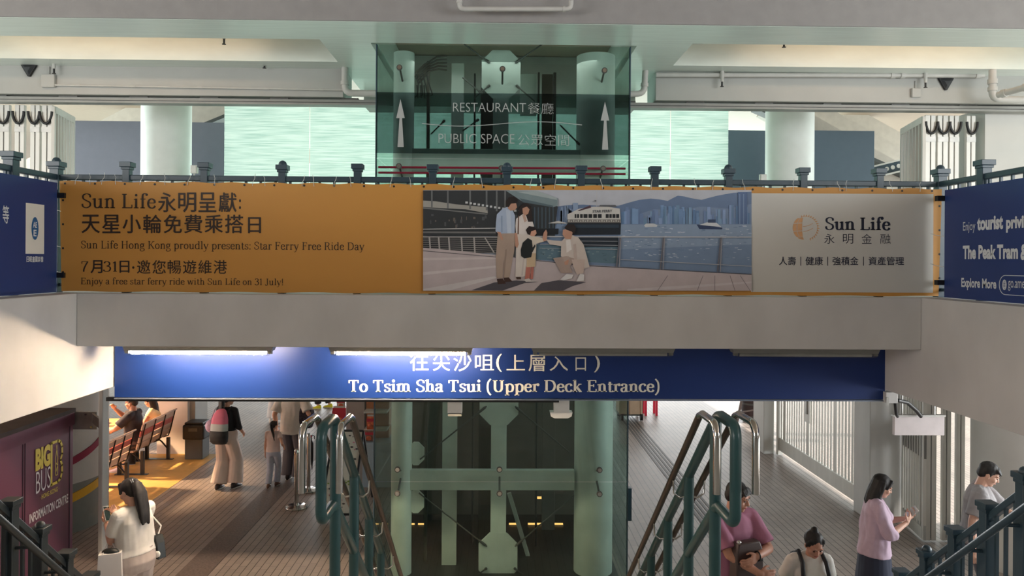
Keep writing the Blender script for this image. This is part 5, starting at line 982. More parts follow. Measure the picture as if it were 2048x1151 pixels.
class Person:
    def __init__(p, name, label, x, y, face, h=1.7, fem=True, z=0., lean=0., twist=0., pelvis=.90, head=(0, 0, 0), hands=None, poles=None, feet=None, kneepole=None, skin=SKIN, voxel=.0075, curl=(.5, .5), palm=None, handdir=None, group=None, facial=True, toe=None):
        p.s = s = h/1.7; p.fem = fem; fv = Vector(face); rot = math.atan2(fv.y, fv.x)-PI/2
        p.root = thing(name, label, 'person', (x, y, z), group); p.root.rotation_euler = (0, 0, rot); p.M = Matrix.Translation((x, y, z)) @ Matrix.Rotation(rot, 4, 'Z')
        p.mb_off = Vector((x, y, z)); p.vox = voxel
        hz = pelvis; Rl = Matrix.Rotation(-math.radians(lean), 3, 'X') @ Matrix.Rotation(math.radians(twist), 3, 'Z'); p.R = Rl; pc = Vector((0, 0, hz))
        p.T = T = lambda v: (pc + Rl @ (Vector(v)-Vector((0, 0, .90))))*s
        p.pel = pc*s; sh = .155 if fem else .18; p.hd = Matrix.Rotation(math.radians(head[0]), 3, 'Z') @ Matrix.Rotation(-math.radians(head[1]), 3, 'X') @ Matrix.Rotation(math.radians(head[2]), 3, 'Y')
        p.neck = T((0, -.01, 1.44)); p.hc = p.neck + p.hd @ Vector((0, .022, .135))*s
        p.prof = [(.84,.15,.105,.0),(.93,.168 if fem else .16,.12,-.005),(1.04,.128 if fem else .145,.1,0),(1.17,.138 if fem else .158,.108,.0),(1.29,.150 if fem else .175,.115,.0),(1.37,.135 if fem else .165,.095,-.005),(1.42,.075,.07,-.01)]
        p.sh = {}; p.el = {}; p.wr = {}; p.hip = {}; p.kn = {}; p.an = {}; p.pn = {}; p.hdv = {}
        hands = hands or {}; poles = poles or {}; feet = feet or {}
        for k, sg in (('L', -1), ('R', 1)):
            p.sh[k] = T((sg*sh, -.005, 1.375)); tgt = hands.get(k); tgt = Vector(tgt)*s if tgt else T((sg*(sh+.10), .02, .86))
            pole = poles.get(k, (sg*.5, -1, -.3)); p.el[k], p.wr[k] = ik(p.sh[k], tgt, .285*s, .25*s, pole)
            p.hip[k] = (pc + Matrix.Rotation(math.radians(twist*.3), 3, 'Z') @ Vector((sg*.088, 0, -.02)))*s; ft = feet.get(k, (sg*.1, 0, .085)); p.kn[k], p.an[k] = ik(p.hip[k], Vector(ft)*s, .415*s, .41*s, (kneepole or {}).get(k, (sg*.1, 1, .2)))
            d = (handdir or {}).get(k); p.hdv[k] = (Vector(d) if d else (p.wr[k]-p.el[k])).normalized(); n = (palm or {}).get(k); n = Vector(n) if n else Vector((-sg, 0, 0)); n = n-p.hdv[k]*n.dot(p.hdv[k]); p.pn[k] = n.normalized()
        b = MB(); s_ = s
        b.loft([sring(T((0, y_, z_)), a*s, d*s, Rl) for z_, a, d, y_ in p.prof])
        if fem:
            for sg in (-1, 1): b.ell(T((sg*.065, .085, 1.265)), .058*s, .05*s, .055*s)
        b.cap(p.neck-Vector((0, 0, .04))*s, p.hc+p.hd @ Vector((0, -.02, -.05))*s, (.05 if fem else .058)*s, (.046 if fem else .054)*s)
        hm = p.hd; hl = lambda x, y, z: p.hc + hm @ (Vector((x, y, z))*s); p.hl = hl
        b.ell(hl(0, -.012, .03), .072*s, .09*s, .085*s, hm, 20, 14); b.ell(hl(0, .016, -.028), .061*s, .072*s, .085*s, hm, 20, 14); b.ell(hl(0, .05, -.088), .033*s, .032*s, .024*s, hm); b.ell(hl(0, .045, -.055), .045*s, .04*s, .035*s, hm)
        b.cap(hl(0, .084, .006), hl(0, .1, -.026), .0085*s, .0125*s); b.ell(hl(0, .092, -.03), .017*s, .012*s, .009*s, hm)
        for sg in (-1, 1):
            b.ell(hl(sg*.072, -.008, -.012), .01*s, .02*s, .031*s, hm); b.ell(hl(sg*.038, .058, -.03), .026*s, .024*s, .026*s, hm); b.ell(hl(sg*.03, .074, .022), .03*s, .014*s, .009*s, hm)
        for lx in (.002, -.004): b.ell(hl(0, .083+lx, -.057-lx*2.2), .022*s, .009*s, .006*s, hm)
        for k, sg in (('L', -1), ('R', 1)):
            f = .9 if fem else 1.05
            b.cap(T((sg*.1, -.01, 1.38)), p.sh[k], .055*s*f, .055*s*f); b.cap(p.sh[k], p.el[k], .05*s*f, .04*s*f); m_ = p.el[k].lerp(p.wr[k], .3); b.cap(p.el[k], m_, .039*s*f, .041*s*f); b.cap(m_, p.wr[k], .041*s*f, .027*s*f)
            hp = p.hip[k]; b.cap(hp, p.kn[k], .085*s, .055*s); m_ = p.kn[k].lerp(p.an[k], .35); b.cap(p.kn[k], m_, .054*s, .056*s); b.cap(m_, p.an[k], .056*s, .036*s)
            fd = Vector((toe or {}).get(k, (sg*.12, 1, 0))).normalized(); p.fd = getattr(p, 'fd', {}); p.fd[k] = fd; b.cap(p.an[k]-fd*.03*s-Vector((0,0,.045*s)), p.an[k]+fd*.13*s-Vector((0,0,.055*s)), .034*s, .028*s)
            p._hand(b, k, sg, (curl[0] if k == 'L' else curl[1]))
        me = fuse(b, voxel, 1); me.name = 'body'; o = link_mesh(me, 'body', skin, p.root)
        if facial:
            for sg in (-1, 1):
                q = MB(); q.ell(hl(sg*.031, .0795, .000), .0125*s, .006*s, .0042*s, hm, 12, 8); p.put(q, 'eye', EYEM)
                q = MB(); q.tube([hl(sg*.014, .092, .021), hl(sg*.03, .091, .027), hl(sg*.047, .078, .022)], [.0022*s, .0028*s, .0014*s], 6); p.put(q, 'eyebrow', HAIRB)
            q = MB(); q.ell(hl(0, .0865, -.0575), .021*s, .0075*s, .0072*s, hm, 12, 8); p.put(q, 'mouth', LIPM)
    def _hand(p, b, k, sg, curl):
        s = p.s; w = p.wr[k]; d = p.hdv[k]; n = p.pn[k]; x = d.cross(n)*(1 if True else -1)
        tx = n.cross(d)
        # side that carries the thumb: towards the body's front for hanging hands
        side = x if ((k == 'R') == True) else -x
        p.thumb = getattr(p, 'thumb', {}); p.thumb[k] = side
        R = Matrix((side, d, n)).transposed(); pc = w+d*.048*s; b.cap(w-d*.01*s, w+d*.02*s, .026*s, .026*s); b.ell(pc, .040*s, .052*s, .016*s, R, 14, 8); b.cap(w+d*.02*s, w+d*.07*s+side*.01*s, .017*s, .015*s); b.cap(w+d*.02*s, w+d*.07*s-side*.018*s, .017*s, .013*s)
        for i, (off, L) in enumerate(((.030, .070), (.010, .078), (-.010, .073), (-.029, .058))):
            q = w+d*(.092-abs(off)*.15)*s+side*off*s; a = 0; c_ = curl*(1+.08*i)
            for j, fr in enumerate((.45, .32, .25)):
                a += c_*(.75, 1.0, .7)[j]; nd = (d*math.cos(a)+n*math.sin(a)); e = q+nd*L*fr*s; b.cap(q, e, (.0088-.0008*j)*s, (.0082-.0009*j)*s, 8); q = e
        q = w+d*.03*s+side*.032*s; td = (d*.75+side*.62+n*.35).normalized(); e = q+td*.04*s; b.cap(q, e, .012*s, .0095*s, 8); td2 = (d*.95+side*(.1-.3*curl)+n*(.3+.4*curl)).normalized(); b.cap(e, e+td2*.03*s, .0092*s, .0078*s, 8)
    def put(p, mb, name, mat, smooth=60, parent=None):
        me = bpy.data.meshes.new(name); me.from_pydata(mb.v, [], mb.f); bm = bmesh.new(); bm.from_mesh(me); bmesh.ops.recalc_face_normals(bm, faces=bm.faces); bm.to_mesh(me); bm.free()
        return link_mesh(me, name, mat, parent or p.root)
    def cloth(p, mb, name, mat, folds=.007, fscale=8., vox=None, it=3, st=(1, 1, .45)): return link_mesh(fuse(mb, vox or max(p.vox, .008), it), name, mat, p.root, folds, fscale, st)
    def top(p, mat, name='shirt', hem=.86, loose=.02, sleeve=1., sl_r=.02, flare=.0, neck=.0, mode='arm', folds=.007, belly=0.):
        """shirt: sleeve counts upper arm (0-1) then forearm (1-2)"""
        s = p.s; b = MB(); R = p.R; T = p.T; prof = [(z, a, d, y) for z, a, d, y in p.prof if z > hem+.02]
        z0 = [(hem, max(.158, .165 if p.fem else .168)+loose+flare, .118+loose+flare+belly, 0)]
        rings = [sring(T((0, y, z)), (a+loose*(1 if z < 1.35 else .45))*s, (d+loose*(1 if z < 1.35 else .5)+belly)*s, R) for z, a, d, y in z0+prof]
        # fill the waist so that the cloth hangs straight from the chest
        if flare >= 0 and loose > .015:
            hang = [(z0[0][0], z0[0][1], z0[0][2], 0)]+[(z, max(a, .15 if p.fem else .165), max(d, .112), y) if z < 1.3 else (z, a, d, y) for z, a, d, y in prof]
            rings = [sring(T((0, y, z)), (a+(loose*(1 if z < 1.35 else .45) if i else 0))*s, (d+(loose*(1 if z < 1.35 else .5) if i else 0))*s, R) for i, (z, a, d, y) in enumerate(hang)]
        rings.append(sring(T((0, -.012, 1.435+neck)), .066*s, .066*s, R)); b.loft(rings)
        if p.fem:
            for sg in (-1, 1): b.ell(T((sg*.065, .085, 1.265)), (.062+loose*.5)*s, (.05+loose*.6)*s, .06*s)
        for k, sg in (('L', -1), ('R', 1)):
            f = .9 if p.fem else 1.05; b.cap(T((sg*.09, -.01, 1.385)), p.sh[k], .058*s*f+loose*.4*s, .058*s*f+loose*.5*s)
            e = p.sh[k].lerp(p.el[k], min(sleeve, 1)); r0, r1 = (.054*f+sl_r*.8)*s, (.052*f-.008*min(sleeve, 1)+sl_r*1.25)*s
            b.tube([p.sh[k], p.sh[k].lerp(e, .5), e], [r0, (r0+r1)/2, r1], 16)
            if sleeve > 1:
                e2 = p.el[k].lerp(p.wr[k], sleeve-1); b.cap(p.el[k], p.el[k].lerp(e2, .3), r1, r1); b.tube([p.el[k], e2], [r1, (.034+sl_r)*s], 16)
        return p.cloth(b, name, mat, folds)
    def bottom(p, mat, name='trousers', top=1.02, length=1., loose=.018, flare=0., folds=.006):
        s = p.s; b = MB(); R = p.R; pc = p.pel; b.loft([sring(pc+R @ Vector((0, y, z-.90))*s, (a+loose)*s, (d+loose)*s, R) for z, a, d, y in ((top, .15, .11, 0), (.97, .165, .12, 0), (.90, .172, .125, -.005), (.84, .15, .11, 0), (.80, .12, .09, 0))])
        for k, sg in (('L', -1), ('R', 1)):
            r = [.095+loose*.5, .066+loose+flare*.4, .056+loose+flare]
            if length > .5:
                e = p.kn[k].lerp(p.an[k], (length-.5)*2); b.cap(p.hip[k], p.kn[k], r[0]*s, r[1]*s); b.tube([p.kn[k], p.kn[k].lerp(e, .5), e+Vector((0,0,-.012*s))], [r[1]*s, (r[1]+r[2])/2*s, r[2]*s], 16)
            else: b.tube([p.hip[k], p.hip[k].lerp(p.kn[k], length*2)], [r[0]*s, (r[1]+.02)*s], 16)
        return p.cloth(b, name, mat, folds)
    def skirt(p, mat, z1, w0=.16, w1=.26, name='skirt'):
        s = p.s; b = MB(); b.loft([sring(p.pel+Vector((0, 0, z-.90))*s, a*s, a*.82*s, Matrix.Identity(3)) for z, a in ((1.04, .14), (.95, .175), (.85, .19), (z1, w1))]); return p.cloth(b, name, mat, .014, 7., st=(1, 1, .15))
    def shoes(p, mat, sole=True):
        s = p.s
        for k in ('L', 'R'):
            fd = p.fd[k]; a = p.an[k]; R = Matrix((fd.cross(Vector((0,0,1))), fd, Vector((0,0,1)))).transposed(); b = MB()
            rr = lambda y, w, h0, h1: [a+R @ Vector((w*math.cos(t)*1.0, y, h0+(h1-h0)*(.5+.5*math.sin(t))))*s for t in [2*PI*i/14 for i in range(14)]]
            b.loft([rr(-.075, .022, -.08, -.02), rr(-.06, .036, -.083, .02), rr(0, .042, -.083, .025), rr(.06, .044, -.083, -.015), rr(.12, .046, -.083, -.035), rr(.165, .036, -.082, -.05), rr(.18, .015, -.078, -.06)]); o = p.put(b, 'shoe', mat)
            if sole:
                q = MB(); q.loft([[v+Vector((0, 0, dz*s)) for v in [a+R @ Vector((x, y, -.083))*s for x, y in ((-.03,-.07),(.03,-.07),(.043,0),(.048,.1),(.036,.165),(0,.185),(-.036,.165),(-.048,.1),(-.043,0))]] for dz in (-.006, .012)]); p.put(q, 'sole', SOLE, parent=o)
    def hair(p, mat, kind='short', folds=.004):
        s = p.s; b = MB(); hm = p.hd; hl = p.hl
        if kind == 'short':
            b.ell(hl(0, -.02, .045), .079*s, .094*s, .082*s, hm, 20, 14); b.ell(hl(0, -.055, .0), .07*s, .055*s, .07*s, hm)
            for k in range(7): b.cap(hl(-.055+k*.018, .045, .095-abs(k-3)*.006), hl(-.058+k*.019, .085, .066-abs(k-3)*.004), .016*s, .008*s)
            for sg in (-1, 1): b.cap(hl(sg*.07, -.0, .03), hl(sg*.072, .012, -.005), .014*s, .007*s)
        else:
            b.ell(hl(0, -.029 if kind == 'bun' else -.020, .042), .086*s, .098*s if kind == 'bun' else .100*s, .088*s, hm, 20, 14)
            for sg in (-1, 1) if kind != 'bun' else (): b.cap(hl(sg*.045, .055, .085), hl(sg*.076, .035, .0), .022*s, .012*s)
            if kind in ('bun', 'pony', 'ponyhigh', 'girl'): b.ell(hl(0, -.05, .0), .068*s, .052*s, .07*s, hm)
            if kind == 'bun': b.ell(hl(0, -.06, .132), .034*s, .032*s, .028*s, hm)
            if kind == 'bun':
                for sg in (-1, 1): b.cap(hl(sg*.055, .03, .075), hl(sg*.077, .012, .005), .022*s, .014*s)
            if kind == 'pony':
                P = [hl(.0, -.085, .07), hl(0, -.125, .05), hl(.005, -.14, -.04), hl(.01, -.13, -.15), hl(.014, -.12, -.26), hl(.018, -.115, -.34)]
                for dx in (-.03, 0, .03): b.tube([v+p.hd @ Vector((dx*s*min(1, i*.5), 0, -abs(dx)*.5*s)) for i, v in enumerate(P)], [.026*s, .034*s, .038*s, .036*s, .028*s, .010*s], 12)
            if kind == 'girl':
                P = [hl(.0, -.085, .06), hl(.01, -.13, .04), hl(.03, -.13, -.08), hl(.06, -.11, -.22), hl(.085, -.1, -.36), hl(.1, -.09, -.48)]; b.tube(P, [.022*s, .034*s, .036*s, .03*s, .024*s, .008*s], 12)
            if kind in ('long', 'bob'):
                e = -.30 if kind == 'long' else -.17
                for k in range(11):
                    a = PI*(k/10)*1.06+PI-.09; P = [hl(.072*math.cos(a), -.02+.085*math.sin(a)*.95, z)+(Vector((0,0,0))) for z in (.06, -.03, -.11)]; dn = Vector((math.cos(a)*.02, math.sin(a)*.02, e*.55+.0))*s; P.append(P[-1]+Vector((hm @ Vector((dn.x*.8, dn.y*.8-.01, 0)))[:])+Vector((0, 0, dn.z)))
                    P.append(P[-1]+Vector((0, 0, e*.35*s))); b.tube(P, [.02*s, .026*s, .027*s, .025*s, .012*s], 10)
        return link_mesh(fuse(b, .0075, 1), 'hair', mat, p.root, folds, 34., (1, 1, .18))
    def w(p, v): return p.M @ Vector(v)
def obj_at(mb_local, name, mat, root, smooth=40): return mb_local.build(name, mat, root, smooth)
PHONE = M('phone_black', (18, 20, 24), .15, coat=.6); PHONEW = M('phone_case_pale', (226, 222, 218), .35)
def phone(P, k, lab, screen_up=True, tilt=None, casem=PHONEW, scr=None):
    w = P.w(P.wr[k]+P.hdv[k]*.075*P.s+P.pn[k]*.028*P.s); R3 = P.M.to_3x3(); d = (R3 @ P.hdv[k]).normalized(); n = (R3 @ P.pn[k]).normalized()
    if tilt: d = Vector(tilt).normalized(); n = (n-d*n.dot(d)).normalized()
    x = d.cross(n); m = Matrix((x, d, n)).transposed().to_4x4(); m.translation = w
    t = thing('phone', lab, 'phone', w); MB().box(-.037, .037, -.06, .09, -.004, .004, m).build('case', casem, t, bevel=.004); MB().box(-.033, .033, -.055, .085, .004, .0052, m).build('screen', scr or PHONE, t); return t
# ---- woman with a ponytail at the lower left, seen from behind, phone in front of her
WHT = M('white_cotton', (224, 220, 214), .75, var=.03, scale=30, bump=.05); BEIGE = M('beige_trousers', (186, 174, 168), .75, var=.04, scale=25, bump=.05)
y_ = 7.2; c = at(270, 1151, y_)
A = Person('person', 'person in white short-sleeved shirt with long ponytail, seen from behind at the booth', c.x, y_, (-1, .6, 0), 1.68, True, lean=4, head=(6, 22, 4), hands={'L': (-.08, .34, 1.22), 'R': (.06, .36, 1.24)}, poles={'L': (-.25, -.3, -1), 'R': (.25, -.3, -1)}, handdir={'L': (.1, .5, .8), 'R': (-.3, .5, .7)}, palm={'L': (.3, -.8, .5), 'R': (-.4, -.8, .4)}, curl=(.55, .6), voxel=.006)
A.top(WHT, 'shirt', .98, .026, .72, .026, .010, folds=.010); A.bottom(BEIGE, 'trousers', 1.03, 1, .03, .03); A.hair(HAIRB, 'pony'); A.shoes(WHT)
q = MB(); q.tube([A.hl(-.045, -.1, .10), A.hl(-.04, -.112, .06)], .005, 6); q.tube([A.hl(-.03, -.115, .10), A.hl(-.03, -.118, .05)], .004, 6); A.put(q, 'hair_clip', STEEL)
q = MB(); w_ = A.wr['L']; q.tube([w_+Vector((.03*math.cos(a), .0, .03*math.sin(a))) for a in [k*PI/6 for k in range(13)]], .006, 6); A.put(q, 'bracelet', WHT)
phone(A, 'L', 'phone with pale case held by the person with the ponytail')
el = A.w(A.el['L']); LEATH = M('black_leather', (28, 32, 32), .4); BAGW = M('white_paper', (226, 220, 218), .7, var=.02)
t = thing('shopping_bag', 'white shopping bag hanging from the forearm of the person with ponytail', 'bag', at(235, 1151, 7.0))
p0 = at(221, 1103, 6.98); m = Matrix.Rotation(.35, 4, 'Z'); m.translation = p0; w2 = .095
MB().loft([[m @ Vector((x*sx_, y*sx_, z)) for x, y in ((-w2, -.055), (w2, -.055), (w2, .055), (-w2, .055))] for z, sx_ in ((-.36, 1.12), (-.15, 1.08), (0, 1.0))]).build('bag_body', BAGW, t, bevel=.003)
MB().ell(p0+Vector((0, 0, .0)), .08, .045, .035).build('contents', LEATH, t, 60)
fa = A.w(A.el['L'].lerp(A.wr['L'], .15))
for dy in (-.04, .04): MB().tube([m @ Vector((-.06, dy, 0)), fa+Vector((-.012, 0, -.02)), fa+Vector((0, 0, .045)), fa+Vector((.012, 0, -.02)), m @ Vector((.06, dy, 0))], .006, 6).build('handle', BAGW, t, 60)
t = thing('handbag', 'black handbag with white strap at the hip of the person with ponytail', 'bag', at(312, 1100, 7.35)); p0 = at(313, 1078, 7.35)
m = Matrix.Rotation(-.5, 4, 'Z'); m.translation = p0
MB().loft([[m @ Vector((x*k_, y, z)) for x, y in ((-.06, -.045), (.06, -.045), (.06, .045), (-.06, .045))] for z, k_ in ((-.17, 1.5), (-.02, 1.1), (.05, .55))]).build('bag_body', LEATH, t, bevel=.008)
MB().box(-.02, .0, -.05, -.044, -.165, .05, m).build('white_stripe', WHT, t); MB().ell(m @ Vector((.065, -.04, -.12)), .03, .02, .035).build('charm', WHT, t, 60)
sA = A.w(A.T((.12, 0, 1.41))); MB().tube([m @ Vector((0, -.02, .05)), m @ Vector((-.02, -.02, .12)), sA+Vector((.05, -.07, -.14)), sA+Vector((0, -.02, .03)), sA+Vector((0, .08, -.1)), m @ Vector((0, .05, .12)), m @ Vector((0, .02, .05))], .008, 8).build('strap', WHT, t, 60)
# ---- family walking away over the paving
y_ = 12.35; c = at(452, 977, y_); PALE = M('pale_pink_trousers', (222, 204, 194), .75, var=.03); DKTOP = M('black_jersey', (34, 32, 36), .8)
B = Person('person', 'person with pink ombre backpack and wide pale trousers walking away', c.x, y_, (.25, 1, 0), 1.6, True, lean=3, head=(-25, 6, 0), hands={'L': (-.24, .05, .82), 'R': (.2, .2, .95)}, feet={'L': (-.1, -.08, .085), 'R': (.13, .06, .085)}, voxel=.009, facial=True)
B.top(DKTOP, 'top', .95, .016, 1.3, .012); B.bottom(PALE, 'trousers', 1.03, .97, .03, .055); B.shoes(M('dark_shoe', (44, 34, 34), .5)); B.hair(HAIRB, 'pony')
t = thing('backpack', 'pink to white ombre backpack with black base on the walking person', 'backpack', B.w(B.T((0, -.2, 1.1))))
PINK = M('backpack_pink', (222, 120, 148), .7); MINT = M('backpack_pale', (198, 204, 202), .7); CAMO = M('backpack_black', (46, 48, 50), .7, var=.35, scale=18)
def bk(z, a, d): return [B.w(B.T((a*math.copysign(abs(math.cos(u))**.75, math.cos(u)), -.125-d+d*math.copysign(abs(math.sin(u))**.75, math.sin(u)), z))) for u in [2*PI*k/20 for k in range(20)]]
MB().loft([bk(1.17, .15, .085), bk(1.24, .146, .08), bk(1.32, .125, .07), bk(1.39, .085, .05), bk(1.42, .03, .025)]).build('upper_panel', PINK, t, 60)
MB().loft([bk(1.05, .155, .09), bk(1.11, .156, .09), bk(1.17, .151, .086)]).build('middle_panel', MINT, t, 60)
MB().loft([bk(.82, .12, .07), bk(.86, .155, .088), bk(.95, .165, .096), bk(1.05, .158, .091)]).build('base_panel', CAMO, t, 60)
MB().tube([B.w(B.T((x, -.15, z))) for x, z in ((-.03, 1.41), (-.03, 1.46), (.03, 1.46), (.03, 1.41))], .008, 6).build('top_loop', CAMO, t, 60)
for sg in (-1, 1): MB().tube([B.w(B.T(v)) for v in ((sg*.09, -.13, 1.36), (sg*.1, -.03, 1.44), (sg*.105, .08, 1.36), (sg*.13, .06, 1.15), (sg*.14, -.08, 1.0))], .014, 8).build('strap', CAMO, t, 60)
t = thing('shoulder_bag', 'lilac quilted shoulder bag beside the pink backpack', 'bag', B.w((-.28, .0, .95)))
MB().ell(B.w((-.27, -.02, 1.02)), .10, .07, .11).build('bag_body', M('lilac_quilt', (196, 168, 198), .6, var=.2, scale=25), t, 60); MB().tube([B.w((-.3, 0, 1.1)), B.w((-.2, -.03, 1.3)), B.w((-.15, 0, 1.36)), B.w((-.2, .06, 1.2)), B.w((-.24, .02, 1.1))], .008, 6).build('strap', M('lilac_strap', (170, 150, 176), .6), t, 60)
y_ = 12.45; c = at(546, 975, y_); PINKT = M('blush_tshirt', (232, 212, 208), .75); JEAN = M('pale_denim', (188, 194, 212), .8, var=.08, scale=30)
D = Person('person', 'small child with long plait in pale shirt and pale jeans walking away', c.x, y_, (.1, 1, 0), 1.1, True, head=(-8, 0, 0), hands={'L': (-.22, .02, .84), 'R': (.25, .1, 1.0)}, feet={'L': (-.07, -.12, .085), 'R': (.06, .1, .085)}, voxel=.008, facial=False)
D.top(PINKT, 'tshirt', .88, .016, .45, .016); D.bottom(JEAN, 'jeans', 1.0, .97, .012, .01); D.shoes(M('tan_sandal', (120, 86, 70), .6)); D.hair(HAIRB, 'girl')
y_ = 12.8; c = at(584, 964, y_); GREYT = M('grey_trousers', (104, 100, 106), .8, var=.05)
E_ = Person('person', 'adult in loose white shirt and grey trousers walking beside the child', c.x, y_, (.1, 1, 0), 1.74, False, lean=2, hands={'L': (-.30, .06, .9), 'R': (.26, .14, 1.08)}, feet={'L': (-.09, .06, .085), 'R': (.12, -.05, .085)}, voxel=.009, facial=False)
E_.top(WHT, 'shirt', .80, .035, .85, .035, .02, folds=.012); E_.bottom(GREYT, 'trousers', 1.02, 1, .025, .03); E_.shoes(M('dark_shoe', (44, 34, 34), .5)); E_.hair(HAIRB, 'short')
t = thing('tote_bag', 'dark patterned tote bag on the shoulder of the adult in white', 'bag', E_.w((.28, 0, 1.1)))
TOTE = M('tote_pattern', (58, 50, 62), .8, var=.7, scale=26); m = E_.M @ Matrix.Translation((.26, -.05, 1.12))
MB().loft([[m @ Vector((x*k_, y*k_, z)) for x, y in ((-.1, -.05), (.1, -.05), (.12, .06), (-.08, .06))] for z, k_ in ((-.2, .8), (-.1, 1.1), (.08, 1.05), (.2, .7))]).build('bag_body', TOTE, t, 50, .01)
MB().tube([m @ Vector((-.06, 0, .18)), m @ Vector((-.09, .03, .33)), m @ Vector((-.02, .05, .33)), m @ Vector((.04, .03, .18))], .01, 8).build('strap', TOTE, t, 60)
y_ = 17.3; c = at(546, 846, y_); PG = M('pale_grey_cotton', (206, 206, 208), .8)
F_ = Person('person', 'person in pale grey clothes far off ahead of the adult in white', c.x, y_, (.3, 1, 0), 1.66, True, feet={'L': (-.08, .05, .085), 'R': (.1, -.05, .085)}, voxel=.011, facial=False)
F_.top(PG, 'shirt', .84, .03, 1.5, .02); F_.bottom(PG, 'trousers', 1.02, .97, .025, .035); F_.shoes(WHT); F_.hair(HAIRB, 'pony')
y_ = 19.0; c = at(648, 820, y_); YEL = M('yellow_trainer', (214, 206, 40), .6)
G_ = Person('person', 'distant person in dark clothes with bright yellow trainers', c.x, y_, (-1, .1, 0), 1.7, False, feet={'L': (-.09, .12, .085), 'R': (.09, -.12, .085)}, voxel=.012, facial=False)
G_.top(DKTOP, 'shirt', .84, .025, 1.8, .02); G_.bottom(DKTOP, 'trousers', 1.02, .93, .02, .01); G_.shoes(YEL); G_.hair(HAIRB, 'short')
# ---- seated pair at the table on the left
NAVYT = M('charcoal_tshirt', (48, 44, 54), .85, var=.05); y_ = 13.15
Hm = Person('person', 'person in charcoal T-shirt seated on the far bench eating at the table', -6.42, y_, (-1, -.05, 0), 1.74, False, pelvis=.56, lean=2, head=(0, 6, 0), hands={'L': (-.2, .42, .74), 'R': (.05, .34, 1.12)}, poles={'L': (-.9, -.3, -.6), 'R': (.9, -.1, -.8)}, feet={'L': (-.14, .42, .085), 'R': (.12, .3, .085)}, kneepole={'L': (0, .6, 1), 'R': (0, .6, 1)}, voxel=.009, skin=SKIN_T, handdir={'R': (-.5, .2, .7)})
Hm.top(NAVYT, 'tshirt', .84, .022, .75, .022); Hm.bottom(M('brown_shorts', (104, 84, 82), .8), 'shorts', 1.02, .48, .02, .0); Hm.shoes(M('white_red_trainer', (210, 190, 192), .6)); Hm.hair(HAIRBR, 'short')
Hw = Person('person', 'person with long dark hair seated beside the charcoal T-shirt', -6.40, 13.9, (-1, -.15, 0), 1.6, True, pelvis=.56, lean=5, head=(10, 14, 0), hands={'L': (-.12, .4, .78), 'R': (.14, .4, .78)}, feet={'L': (-.1, .4, .085), 'R': (.1, .4, .085)}, kneepole={'L': (0, .6, 1), 'R': (0, .6, 1)}, voxel=.009, skin=SKIN_T)
Hw.top(M('cream_top', (226, 210, 170), .8), 'top', .88, .018, .3, .016); Hw.bottom(DKTOP, 'trousers', 1.0, 1, .015, .01); Hw.shoes(DKTOP); Hw.hair(HAIRBR, 'long')
# ---- person in pink behind the right handrail
y_ = 6.25; c = at(1464, 1151, y_); MAUVE = M('mauve_tshirt', (170, 112, 138), .8, var=.05)
I_ = Person('person', 'person in mauve T-shirt behind the right centre handrail, clutching a brown bag', c.x, y_, (.35, -1, 0), 1.72, False, z=.235, head=(28, 14, 0), hands={'L': (-.02, .30, 1.17), 'R': (.0, .34, 1.05)}, poles={'L': (-1, -.3, -.4), 'R': (1, -.3, -.4)}, handdir={'L': (.9, .25, -.3), 'R': (-.9, .3, -.1)}, palm={'L': (0, -1, 0), 'R': (0, -1, 0)}, curl=(.4, .4), voxel=.006, skin=SKIN_T)
I_.top(MAUVE, 'tshirt', .86, .024, .85, .024); I_.bottom(M('grey_jeans', (110, 116, 122), .8), 'jeans', 1.02, 1, .015, .01); I_.shoes(WHT); I_.hair(HAIRB, 'short')
q = MB(); w_ = I_.wr['L']; q.tube([w_+Vector((.0, .036*math.cos(a), .036*math.sin(a))) for a in [k*PI/6 for k in range(13)]], .006, 6); I_.put(q, 'bracelet', BLACK)
t = thing('brown_bag', 'dark brown bag held to the chest of the person in mauve', 'bag', I_.w((.02, .22, 1.12))); BRN = M('brown_leather', (74, 58, 56), .5)
m = I_.M @ Matrix.Translation((.02, .215, 1.12)); MB().loft([[m @ Vector((x*k_, y*k_, z)) for x, y in ((-.13, -.05), (.13, -.05), (.13, .05), (-.13, .05))] for z, k_ in ((-.27, .95), (-.2, 1.05), (.08, 1), (.16, .8))]).build('bag_body', BRN, t, 50, .012)
MB().box(-.12, .12, .05, .056, .0, .012, m).build('zip', BLACK, t); MB().ell(m @ Vector((.10, .03, .17)), .02, .02, .02).build('clasp', STEEL, t, 60)
# ---- person in white T-shirt coming up to the stairs
y_ = 6.40; c = at(1613, 1151, y_)
J_ = Person('person', 'person in white T-shirt with black backpack straps and topknot looking down', c.x, y_, (.02, -1, 0), 1.54, True, head=(0, 28, 0), lean=9, voxel=.006, skin=SKIN_T, hands={'L': (-.22, .1, .9), 'R': (.22, .1, .9)})
J_.top(WHT, 'tshirt', .88, .022, .7, .024); J_.bottom(DKTOP, 'trousers', 1.0, 1, .02, .01); J_.shoes(WHT); J_.hair(HAIRB, 'bun')
t = thing('backpack', 'black backpack on the person with the topknot', 'backpack', J_.w(J_.T((0, -.2, 1.15)))); BKS = M('backpack_webbing', (34, 36, 42), .6)
for sg in (-1, 1): MB().tube([J_.w(J_.T(v)) for v in ((sg*.10, -.13, 1.36), (sg*.105, -.03, 1.452), (sg*.112, .09, 1.40), (sg*.122, .148, 1.30), (sg*.125, .15, 1.18), (sg*.15, .08, 1.02), (sg*.15, -.1, .98))], .019, 8).build('strap', BKS, t, 60)
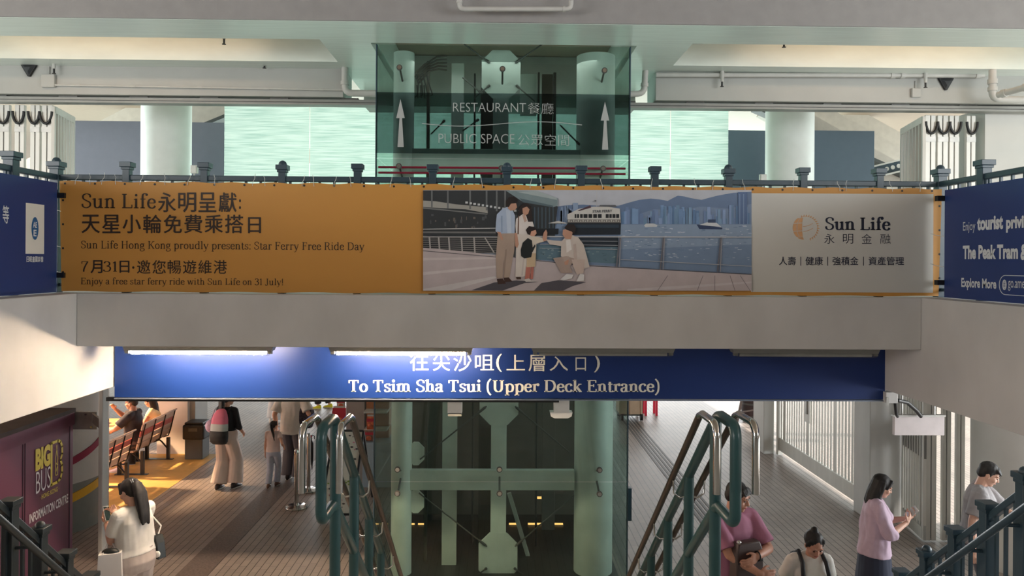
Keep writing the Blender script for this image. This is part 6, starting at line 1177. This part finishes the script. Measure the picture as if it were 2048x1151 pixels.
def bk2(z, a, d): return [J_.w(J_.T((a*math.copysign(abs(math.cos(u))**.7, math.cos(u)), -.13-d+d*math.copysign(abs(math.sin(u))**.7, math.sin(u)), z))) for u in [2*PI*k/20 for k in range(20)]]
MB().loft([bk2(.95, .13, .07), bk2(1.0, .145, .08), bk2(1.25, .14, .075), bk2(1.34, .1, .05)]).build('bag_body', BKS, t, 60)
# ---- person in lavender shirt with a phone
y_ = 7.6; c = at(1748, 1151, y_); LAV = M('lavender_shirt', (196, 172, 192), .75, var=.04, scale=30, bump=.06); NAVYS = M('navy_skirt', (44, 50, 70), .8)
K_ = Person('person', 'person with black shoulder-length hair in loose lavender shirt tapping a phone', c.x, y_, (1, -.25, 0), 1.63, True, head=(0, 20, 0), lean=2, hands={'L': (-.04, .33, 1.22), 'R': (.05, .30, 1.20)}, poles={'L': (-.6, -.2, -1), 'R': (.5, -.2, -1)}, handdir={'L': (.25, .6, .75), 'R': (-.2, .5, .75)}, palm={'L': (.6, -.5, .5), 'R': (-.7, -.4, .5)}, curl=(.5, .7), voxel=.006)
K_.top(LAV, 'shirt', .84, .03, 1.15, .028, .02, folds=.022); K_.skirt(NAVYS, .35, w1=.24); K_.hair(HAIRB, 'bob'); K_.shoes(BLACK)
phone(K_, 'L', 'white phone held by the person in lavender', casem=PHONEW, scr=M('pale_screen', (210, 214, 218), .2))
# ---- person in grey T-shirt at the right edge
y_ = 7.75; c = at(1952, 1151, y_); GREYS = M('grey_check_tshirt', (152, 148, 150), .8, var=.10, scale=14)
N_ = Person('person', 'person in grey T-shirt with short dark hair behind the right stair balustrade', c.x, y_, (.9, -.55, 0), 1.74, False, head=(2, 26, 0), lean=4, hands={'L': (.02, .42, 1.12), 'R': (.36, -.04, .88)}, poles={'L': (-.8, -.2, -.8)}, handdir={'L': (.3, .8, .5)}, palm={'L': (.2, -.5, .8)}, voxel=.006)
N_.top(GREYS, 'tshirt', .84, .034, .8, .034, folds=.011); N_.bottom(GREYT, 'trousers', 1.02, 1, .02, .012); N_.shoes(WHT); N_.hair(HAIRB, 'short')
phone(N_, 'L', 'dark phone held by the person in the grey T-shirt', casem=BLACK)
